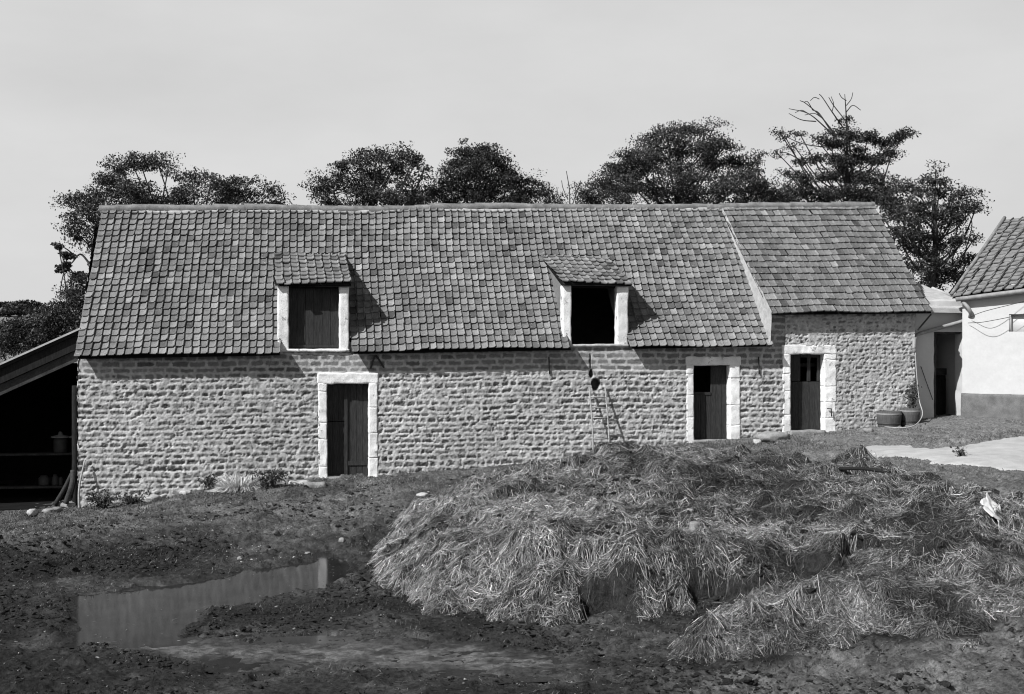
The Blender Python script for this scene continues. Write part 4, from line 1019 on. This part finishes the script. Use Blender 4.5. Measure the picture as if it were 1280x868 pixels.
def chip_dens(x, y): return (.25 + .75 * sstep(-.1, .35, fbm2(x * .9, y * .9, 4, 213))) * inpond(x, y)
blades(26000, 36, (-8, 13), (-17, -.1), chip_dens, .045, 'straw', 'straw_litter', None, width=.006, flat=1.2, tone=.5)
def scum(x, y): return (np.maximum(sdist(PUD, x, y), sdist(PUD2, x, y)) > .02) * (.15 + .85 * (sdist(PUD, x, y) < .25))
blades(420, 37, (-3.6, 4), (-15.6, -5.6), scum, .06, 'straw', 'straw_litter', None, width=.005, flat=1.3, tone=.5, floor=lambda x, y: 0 * x + WATER + .008)
# clods of mud
V0, F0 = None, None
import bmesh
bm = bmesh.new(); bmesh.ops.create_icosphere(bm, subdivisions=1, radius=1); V0 = np.array([v.co[:] for v in bm.verts]); F0 = np.array([[v.index for v in f.verts] for f in bm.faces]); bm.free()
def clods(n, seed, xr, yr, dens, smin, smax, mat, name, floor=None):
    r = np.random.default_rng(seed); x = r.uniform(*xr, n * 4); y = r.uniform(*yr, n * 4); k = r.random(n * 4) < dens(x, y); x, y = x[k][:n], y[k][:n]; m = len(x)
    s = smin * (smax / smin) ** (r.random(m) ** 2.2); z = (floor or ground_z)(x, y) + s * .15
    sc = np.stack([s * r.uniform(.8, 1.5, m), s * r.uniform(.8, 1.3, m), s * r.uniform(.4, .9, m)], -1)
    V = V0[None] * sc[:, None] * (1 + .45 * r.uniform(-1, 1, (m, len(V0), 1))) + np.stack([x, y, z], -1)[:, None]
    o = MB().add(V, (np.arange(m)[:, None, None] * len(V0) + F0[None]).reshape(-1, 3)).build(name, mat, None, False, loc=(0, 0, 0)); put(o, kind='stuff')
def c_dens(x, y): return sstep(-.15, .3, fbm2(x * .7, y * .7, 4, 221)) * inpond(x, y) * (.35 + .65 * sstep(-2, -5, y))
clods(15000, 41, (-8, 9), (-17, -1), c_dens, .012, .048, 'heap_mud', 'mud_clods')
clods(12000, 43, (-4, 10), (-17, -9), lambda x, y: inpond(x, y) * (.3 + .7 * sstep(-.2, .3, fbm2(x * 1.8, y * 1.8, 3, 225))), .006, .022, 'heap_mud', 'mud_clods')
clods(700, 44, (-8, 6), (-7, -.3), lambda x, y: inpond(x, y) * (.1 + .9 * sstep(.0, .3, fbm2(x * 1.2, y * 1.2, 3, 227))), .007, .02, 'pale_stone', 'gravel')
clods(6000, 45, (1.2, 12.5), (-16.6, -2.5), lambda x, y: (top_z(x, y) > ground_z(x, y) + .10) * ((x < 8.6) | (y < -7.5)) * (.05 + .95 * sstep(.0, .3, fbm2(x * 1.25 + 3, y * 1.25, 4, 145, .62))), .012, .06, 'heap_mud', 'dung_clods', top_z)
def p_dens(x, y): return (.3 + .7 * sstep(0, .3, fbm2(x * 1.5, y * 1.5, 3, 223))) * inpond(x, y)
clods(1400, 42, (-8, 16), (-16, -.2), p_dens, .006, .022, 'grey_stone', 'gravel')

# ------------------------------------------------------------------ trees
def tree(name, label, cat, base, Z, blobs, seed, leaf=.13, dens=1.0, mat='leaf', fork=.45, squash=.8, bare=(), cluster=.24, group='trees behind the barn', trunk_r=.22, limb=True, up=.5, tsd=.35, fill=.42):
    r = np.random.default_rng(seed)
    bx, by = at_depth(base, 434, Z)[:2]; gz_ = float(ground_base(bx, by)) if by < 60 else float(-1.5 + 12.5 * sstep(120, 330, by))
    t = root(name, (bx, by, gz_), label, cat, group)
    C = []
    for bl in blobs:
        px, py, rp = bl[:3]; z_ = Z + r.uniform(-1.2, 1.2) * rp * Z / FPX * 1.3
        C.append((at_depth(px, py, z_), rp * Z / FPX, bl[3] if len(bl) > 3 else squash))
    top = np.max([c[0][2] for c in C]); b0 = np.array([bx, by, gz_ - .2])
    mid = np.mean([c[0] for c in C], 0); head = np.array([mid[0] * .6 + bx * .4, mid[1], gz_ + (top - gz_) * .86])
    TP = curve([b0, b0 * .6 + head * .4 + r.normal(0, .15, 3), b0 * .25 + head * .75 + r.normal(0, .2, 3), head], 8)
    TR = np.linspace(trunk_r, trunk_r * .18, len(TP)); wood = MB(); V, F = tube(TP, TR, 8); wood.add(V, F)
    fo = MB()
    for c, rad, sq in C:
        hgt = np.clip((c[2] - gz_) * r.uniform(.62, .88), gz_ * 0 + .5, (head[2] - gz_) * .95) + gz_
        k = int(np.argmin(np.abs(TP[:, 2] - hgt))); s = TP[k]
        LP = curve([s, (s + c) / 2 + np.array([0, 0, -.12 * np.linalg.norm(c - s)]) + r.normal(0, .12, 3), c], 6); lr = min(TR[k] * .5, .02 + .013 * np.linalg.norm(c - s))
        V, F = tube(LP, np.linspace(lr, .018, len(LP)), 5, False); wood.add(V, F)
        nc = max(2, int(47 * dens * (rad / .8) ** 2))
        u = r.normal(0, 1, (nc, 3)); u /= np.linalg.norm(u, axis=1, keepdims=True); q = u * (r.random(nc) ** fill)[:, None] * rad; q[:, 2] *= sq
        q *= np.clip(1 + .26 * r.normal(0, 1, (nc, 1)), .4, 1.5)
        for w in q[:max(2, nc // 5)]:
            V, F = tube(curve([c - [0, 0, rad * .15], c + w * .55 + r.normal(0, .06, 3), c + w], 4), np.linspace(.018, .006, 9), 4, False); wood.add(V, F)
        per = 84; g_ = r.normal(0, 1, (nc, per, 3)); g_ /= np.linalg.norm(g_, axis=2, keepdims=True)
        sz = r.uniform(.7, 1.5, (nc, 1, 1)) * cluster * 1.45
        ax = r.normal(0, 1, (nc, 1, 3)); ax[..., 2] *= .4; ax /= np.linalg.norm(ax, axis=2, keepdims=True)
        g_ = g_ * r.random((nc, per, 1)) ** .45 * sz * np.array([1, 1, .5]); g_ = g_ + ax * (g_ * ax).sum(2, keepdims=True) * .7
        P = (c + q)[:, None] + g_
        tb = np.repeat(r.normal(1, .22, nc), per)
        V, F, tn = leaves(P.reshape(-1, 3), leaf, r, up, 1.0, tsd); fo.add(V, F, tone=np.clip(tn * np.repeat(tb, 4), .25, 2.5))
    for pl in bare:
        P = curve([at_depth(a, b_, Z + r.uniform(-.3, .3)) for a, b_ in pl[1:]], 6); V, F = tube(P, np.linspace(pl[0] * Z / FPX, .012, len(P)), 5, False); wood.add(V, F)
    wood.build('trunk', 'bark', t); fo.build('crown', mat, t, False)
    return t

tree('locust_tree', 'airy feathery tree behind the left end of the barn roof', 'tree', 200, 43, [(100, 252, 22), (122, 240, 22), (112, 275, 24), (92, 270, 13), (98, 294, 16), (118, 305, 14), (148, 210, 20), (165, 205, 18), (140, 228, 18), (160, 235, 20), (178, 212, 12), (197, 204, 17), (210, 214, 13), (150, 252, 26), (190, 250, 28), (172, 240, 18), (225, 240, 20), (240, 224, 14), (262, 235, 22), (285, 232, 20), (278, 250, 24), (300, 250, 18), (312, 242, 14), (315, 224, 7), (340, 240, 14), (345, 252, 16), (325, 255, 12), (230, 256, 24), (130, 262, 20), (135, 290, 22), (130, 320, 22)], 1,
     leaf=.085, dens=.72, cluster=.2, bare=[(1.6, (112, 330), (100, 318), (88, 330), (78, 325)), (1.2, (96, 322), (84, 312), (72, 306))])
tree('sapling', 'thin sapling with a sparse leafy shoot behind the shed roof', 'tree', 108, 37.5, [(73, 308, 4), (84, 320, 6), (79, 336, 6), (86, 330, 5), (97, 343, 5)], 2, leaf=.09, dens=5, cluster=.07, trunk_r=.03, bare=[(1.0, (104, 356), (92, 342), (80, 326), (74, 309))], group='bushes behind the shed')
bush_blobs = [(104, 352, 13), (98, 372, 16), (84, 366, 8), (80, 384, 14), (64, 396, 15), (50, 404, 14), (35, 412, 15), (20, 408, 15), (5, 412, 15), (110, 378, 16), (106, 400, 20), (82, 408, 20), (60, 418, 20), (40, 428, 20), (15, 430, 22), (-5, 432, 20), (100, 425, 20)]
tree('elder_bush', 'dense dark bush spreading behind the shed roof', 'bush', 70, 37, bush_blobs, 3, leaf=.08, dens=1.6, cluster=.2, trunk_r=.09, group='bushes behind the shed')
tree('ash_tree', 'broad airy tree above the roof over the closed dormer, right of the roof gap', 'tree', 465, 45, [(405, 225, 14), (398, 242, 14), (418, 240, 18), (432, 208, 14), (425, 222, 12), (452, 188, 8), (452, 205, 18), (470, 200, 16), (478, 192, 12), (500, 195, 14), (492, 212, 20), (515, 204, 14), (524, 196, 8), (530, 212, 8), (470, 225, 24), (445, 235, 22), (510, 230, 14), (528, 222, 8), (495, 245, 24), (455, 252, 24), (420, 255, 20), (520, 250, 14)], 4, leaf=.085, dens=.75, cluster=.2)
tree('sycamore_tree', 'dense dark rounded tree above the middle of the barn roof', 'tree', 600, 47, [(570, 205, 14), (582, 192, 16), (600, 190, 16), (616, 200, 18), (596, 212, 20), (626, 216, 14), (560, 215, 8), (560, 228, 10), (545, 240, 14), (530, 246, 14), (580, 235, 24), (615, 235, 24), (640, 226, 14), (652, 240, 18), (668, 228, 9), (678, 240, 12), (688, 250, 10), (600, 255, 24), (560, 255, 20), (640, 256, 22), (515, 252, 14)], 5, leaf=.08, dens=1.4, mat='dark_leaf', cluster=.2)
tree('bare_shrub', 'nearly leafless twiggy treetop between the two large crowns', 'tree', 712, 44, [(700, 254, 6), (722, 256, 6)], 6, leaf=.08, dens=1, cluster=.1, trunk_r=.04, bare=[(1.0, (712, 270), (712, 240), (708, 214)), (.8, (714, 262), (722, 236), (726, 226)), (.7, (708, 262), (698, 244), (696, 234)), (.7, (716, 262), (728, 246), (733, 240)), (.6, (710, 250), (704, 236), (702, 226))])
tree('walnut_tree', 'largest rounded leafy tree, above the right half of the barn roof', 'tree', 850, 46, [(730, 240, 16), (755, 235, 16), (770, 212, 18), (760, 222, 12), (790, 196, 18), (812, 180, 18), (835, 168, 16), (820, 165, 8), (858, 164, 16), (880, 162, 12), (895, 155, 7), (885, 178, 18), (905, 184, 14), (850, 190, 28), (815, 205, 28), (785, 225, 26), (890, 205, 26), (920, 202, 16), (940, 205, 12), (950, 196, 7), (935, 222, 22), (855, 225, 30), (820, 240, 28), (780, 248, 24), (900, 238, 28), (950, 238, 20), (860, 252, 24), (745, 252, 16), (975, 245, 18), (930, 252, 22)], 7, leaf=.08, dens=1.0, cluster=.2)
pb_ = [(1058, 150, 8, .7), (1050, 163, 14, .6), (1062, 176, 18, .5), (1085, 172, 14, .45), (1105, 178, 14, .4), (1122, 172, 14, .4), (1135, 166, 8, .5), (1040, 182, 14, .45), (1022, 176, 10, .5), (1000, 168, 7, .6), (982, 172, 7, .6), (975, 167, 5, .7), (973, 193, 6, .6), (992, 182, 6, .6), (1070, 198, 22, .45), (1095, 200, 18, .4), (1048, 202, 18, .45), (1022, 200, 12, .5), (1005, 204, 9, .5), (1115, 192, 12, .4), (1062, 220, 24, .5), (1090, 222, 18, .45), (1035, 220, 16, .5), (1005, 222, 16, .5), (985, 215, 8, .6), (1060, 242, 26, .6), (1030, 245, 22, .6), (1000, 240, 20, .6), (985, 252, 18, .7), (1090, 245, 18, .6), (1105, 240, 16, .7), (1112, 255, 16, .7), (965, 250, 16, .7)]
tree('pine_tree', 'tall ragged pine with bare dead twigs at its top', 'tree', 1060, 48, pb_, 8, leaf=.08, dens=1.0, mat='dark_leaf', cluster=.17, trunk_r=.2, bare=[(2.2, (1060, 250), (1059, 200), (1058, 150), (1056, 118)), (1.1, (1050, 178), (1030, 158), (1010, 142), (986, 136)), (1.0, (1046, 172), (1028, 148), (1008, 130), (1000, 126)), (1.0, (1040, 166), (1024, 142), (1016, 138)), (.9, (1054, 160), (1040, 140), (1028, 122), (1024, 118)), (.8, (1020, 152), (1002, 150), (986, 142)), (.8, (1056, 150), (1042, 132), (1036, 122)), (.7, (1058, 140), (1066, 132), (1076, 138)), (.8, (1000, 200), (985, 192), (974, 190)), (.8, (1030, 184), (1004, 180), (980, 170)), (.6, (1010, 142), (1002, 138), (994, 141)), (.6, (1028, 148), (1018, 142), (1006, 144)), (.6, (1016, 138), (1010, 128), (1006, 127)), (.6, (1040, 140), (1042, 130), (1039, 121)), (.6, (1058, 132), (1064, 124), (1066, 116)), (.6, (1024, 124), (1018, 122), (1013, 126)), (.6, (1058, 126), (1052, 122), (1049, 117))])
tree('alder_tree', 'open-branched tree filling the gap behind the right roof end, next to the house', 'tree', 1165, 44, [(1170, 212, 8), (1165, 226, 14), (1145, 235, 16), (1125, 232, 14), (1175, 240, 16), (1190, 238, 10), (1210, 245, 14), (1222, 255, 10), (1150, 255, 20), (1120, 258, 20), (1195, 260, 16), (1215, 262, 10), (1135, 280, 22), (1165, 275, 16), (1185, 282, 14), (1150, 300, 22), (1130, 310, 18), (1175, 310, 16), (1200, 300, 14), (1220, 296, 10), (1160, 330, 22), (1185, 335, 20), (1210, 325, 16), (1140, 335, 16), (1170, 355, 22), (1200, 350, 18), (1105, 275, 12), (1112, 246, 14), (1128, 262, 16), (1122, 290, 18), (1200, 275, 14), (1180, 262, 14)], 9, leaf=.085, dens=.75, cluster=.19, bare=[(1.0, (1190, 330), (1196, 285), (1190, 262)), (.8, (1205, 320), (1215, 280), (1204, 258))])
# far trees on the hill, top left
def far_tree(px, py, rp, seed, label):
    tree('distant_tree', label, 'tree', px, 300, [(px, py, rp, .9), (px - rp * .5, py + rp * .3, rp * .6), (px + rp * .5, py + rp * .25, rp * .6)], seed, leaf=1.0, dens=.12, cluster=.7, trunk_r=.5, group='trees on the far hill')
far_tree(43, 386, 8, 21, 'round distant tree on the far hill above the shed roof')
far_tree(25, 384, 8, 22, 'distant tree left of the round one on the far hill')
far_tree(6, 386, 9, 23, 'distant tree farthest out on the far hill crest')

# ------------------------------------------------------------------ light, sky, camera
SKYV = 5.9
sd = np.array([1.0, .6, -1.0]); sd /= np.linalg.norm(sd)
el = math.asin(-sd[2]); az = math.atan2(-sd[0], -sd[1])
L = bpy.data.lights.new('sun', 'SUN'); L.energy = 5.0; L.angle = math.radians(.53); L.color = (1.0, 1.0, 1.0)
so = bpy.data.objects.new('sun', L); COL.objects.link(so); so.location = (-20, -20, 30)
from mathutils import Vector
so.rotation_euler = Vector(sd).to_track_quat('-Z', 'Y').to_euler()
w = bpy.data.worlds.new('World'); SC.world = w; w.use_nodes = True; nt = w.node_tree; bg = nt.nodes['Background']
sk = nt.nodes.new('ShaderNodeTexSky'); sk.sky_type = 'NISHITA'; sk.sun_disc = False; sk.sun_elevation = el; sk.sun_rotation = az; sk.dust_density = 2.0
# black and white film behind an orange filter: the red light of the sky, under a thin bright haze that reaches a third of the way up
bw = nt.nodes.new('ShaderNodeSeparateColor'); nt.links.new(sk.outputs[0], bw.inputs[0])
tc = nt.nodes.new('ShaderNodeTexCoord'); mp = nt.nodes.new('ShaderNodeMapping'); mp.inputs['Scale'].default_value = (1.5, 1.5, 4.0); nt.links.new(tc.outputs['Generated'], mp.inputs[0])
no = nt.nodes.new('ShaderNodeTexNoise'); no.inputs['Scale'].default_value = 2.6; no.inputs['Detail'].default_value = 6; no.inputs['Roughness'].default_value = .55; nt.links.new(mp.outputs[0], no.inputs['Vector'])
def mrange(src, a, b, c, d, smooth=False):
    q = nt.nodes.new('ShaderNodeMapRange'); q.interpolation_type = 'SMOOTHSTEP' if smooth else 'LINEAR'
    for nm, v in zip(('From Min', 'From Max', 'To Min', 'To Max'), (a, b, c, d)): q.inputs[nm].default_value = v
    nt.links.new(src, q.inputs['Value']); return q.outputs[0]
veil = mrange(no.outputs['Fac'], .3, .7, SKYV * .93, SKYV * 1.06)
sx = nt.nodes.new('ShaderNodeSeparateXYZ'); nt.links.new(tc.outputs['Generated'], sx.inputs[0])
hz = mrange(sx.outputs['Z'], .25, .38, .96, .05, True)
mx = nt.nodes.new('ShaderNodeMix'); mx.data_type = 'FLOAT'; nt.links.new(hz, mx.inputs[0]); fl = nt.nodes.new('ShaderNodeMath'); fl.operation = 'MULTIPLY'; fl.inputs[1].default_value = .55; nt.links.new(bw.outputs[0], fl.inputs[0]); nt.links.new(fl.outputs[0], mx.inputs[2]); nt.links.new(veil, mx.inputs[3])
nt.links.new(mx.outputs[0], bg.inputs['Color']); bg.inputs['Strength'].default_value = .10
cam = bpy.data.cameras.new('camera'); co = bpy.data.objects.new('camera', cam); COL.objects.link(co)
cam.sensor_width = 36; cam.lens = FPX / 1280 * 36; cam.clip_end = 3000; cam.clip_start = .1
co.location = CAM; co.rotation_euler = (math.pi / 2, 0, -TH); SC.camera = co
SC.view_settings.view_transform = 'Standard'; SC.view_settings.look = 'None'; SC.view_settings.exposure = 0.25; SC.view_settings.gamma = 1
SC.render.film_transparent = False
SC.cycles.filter_width = 1.1
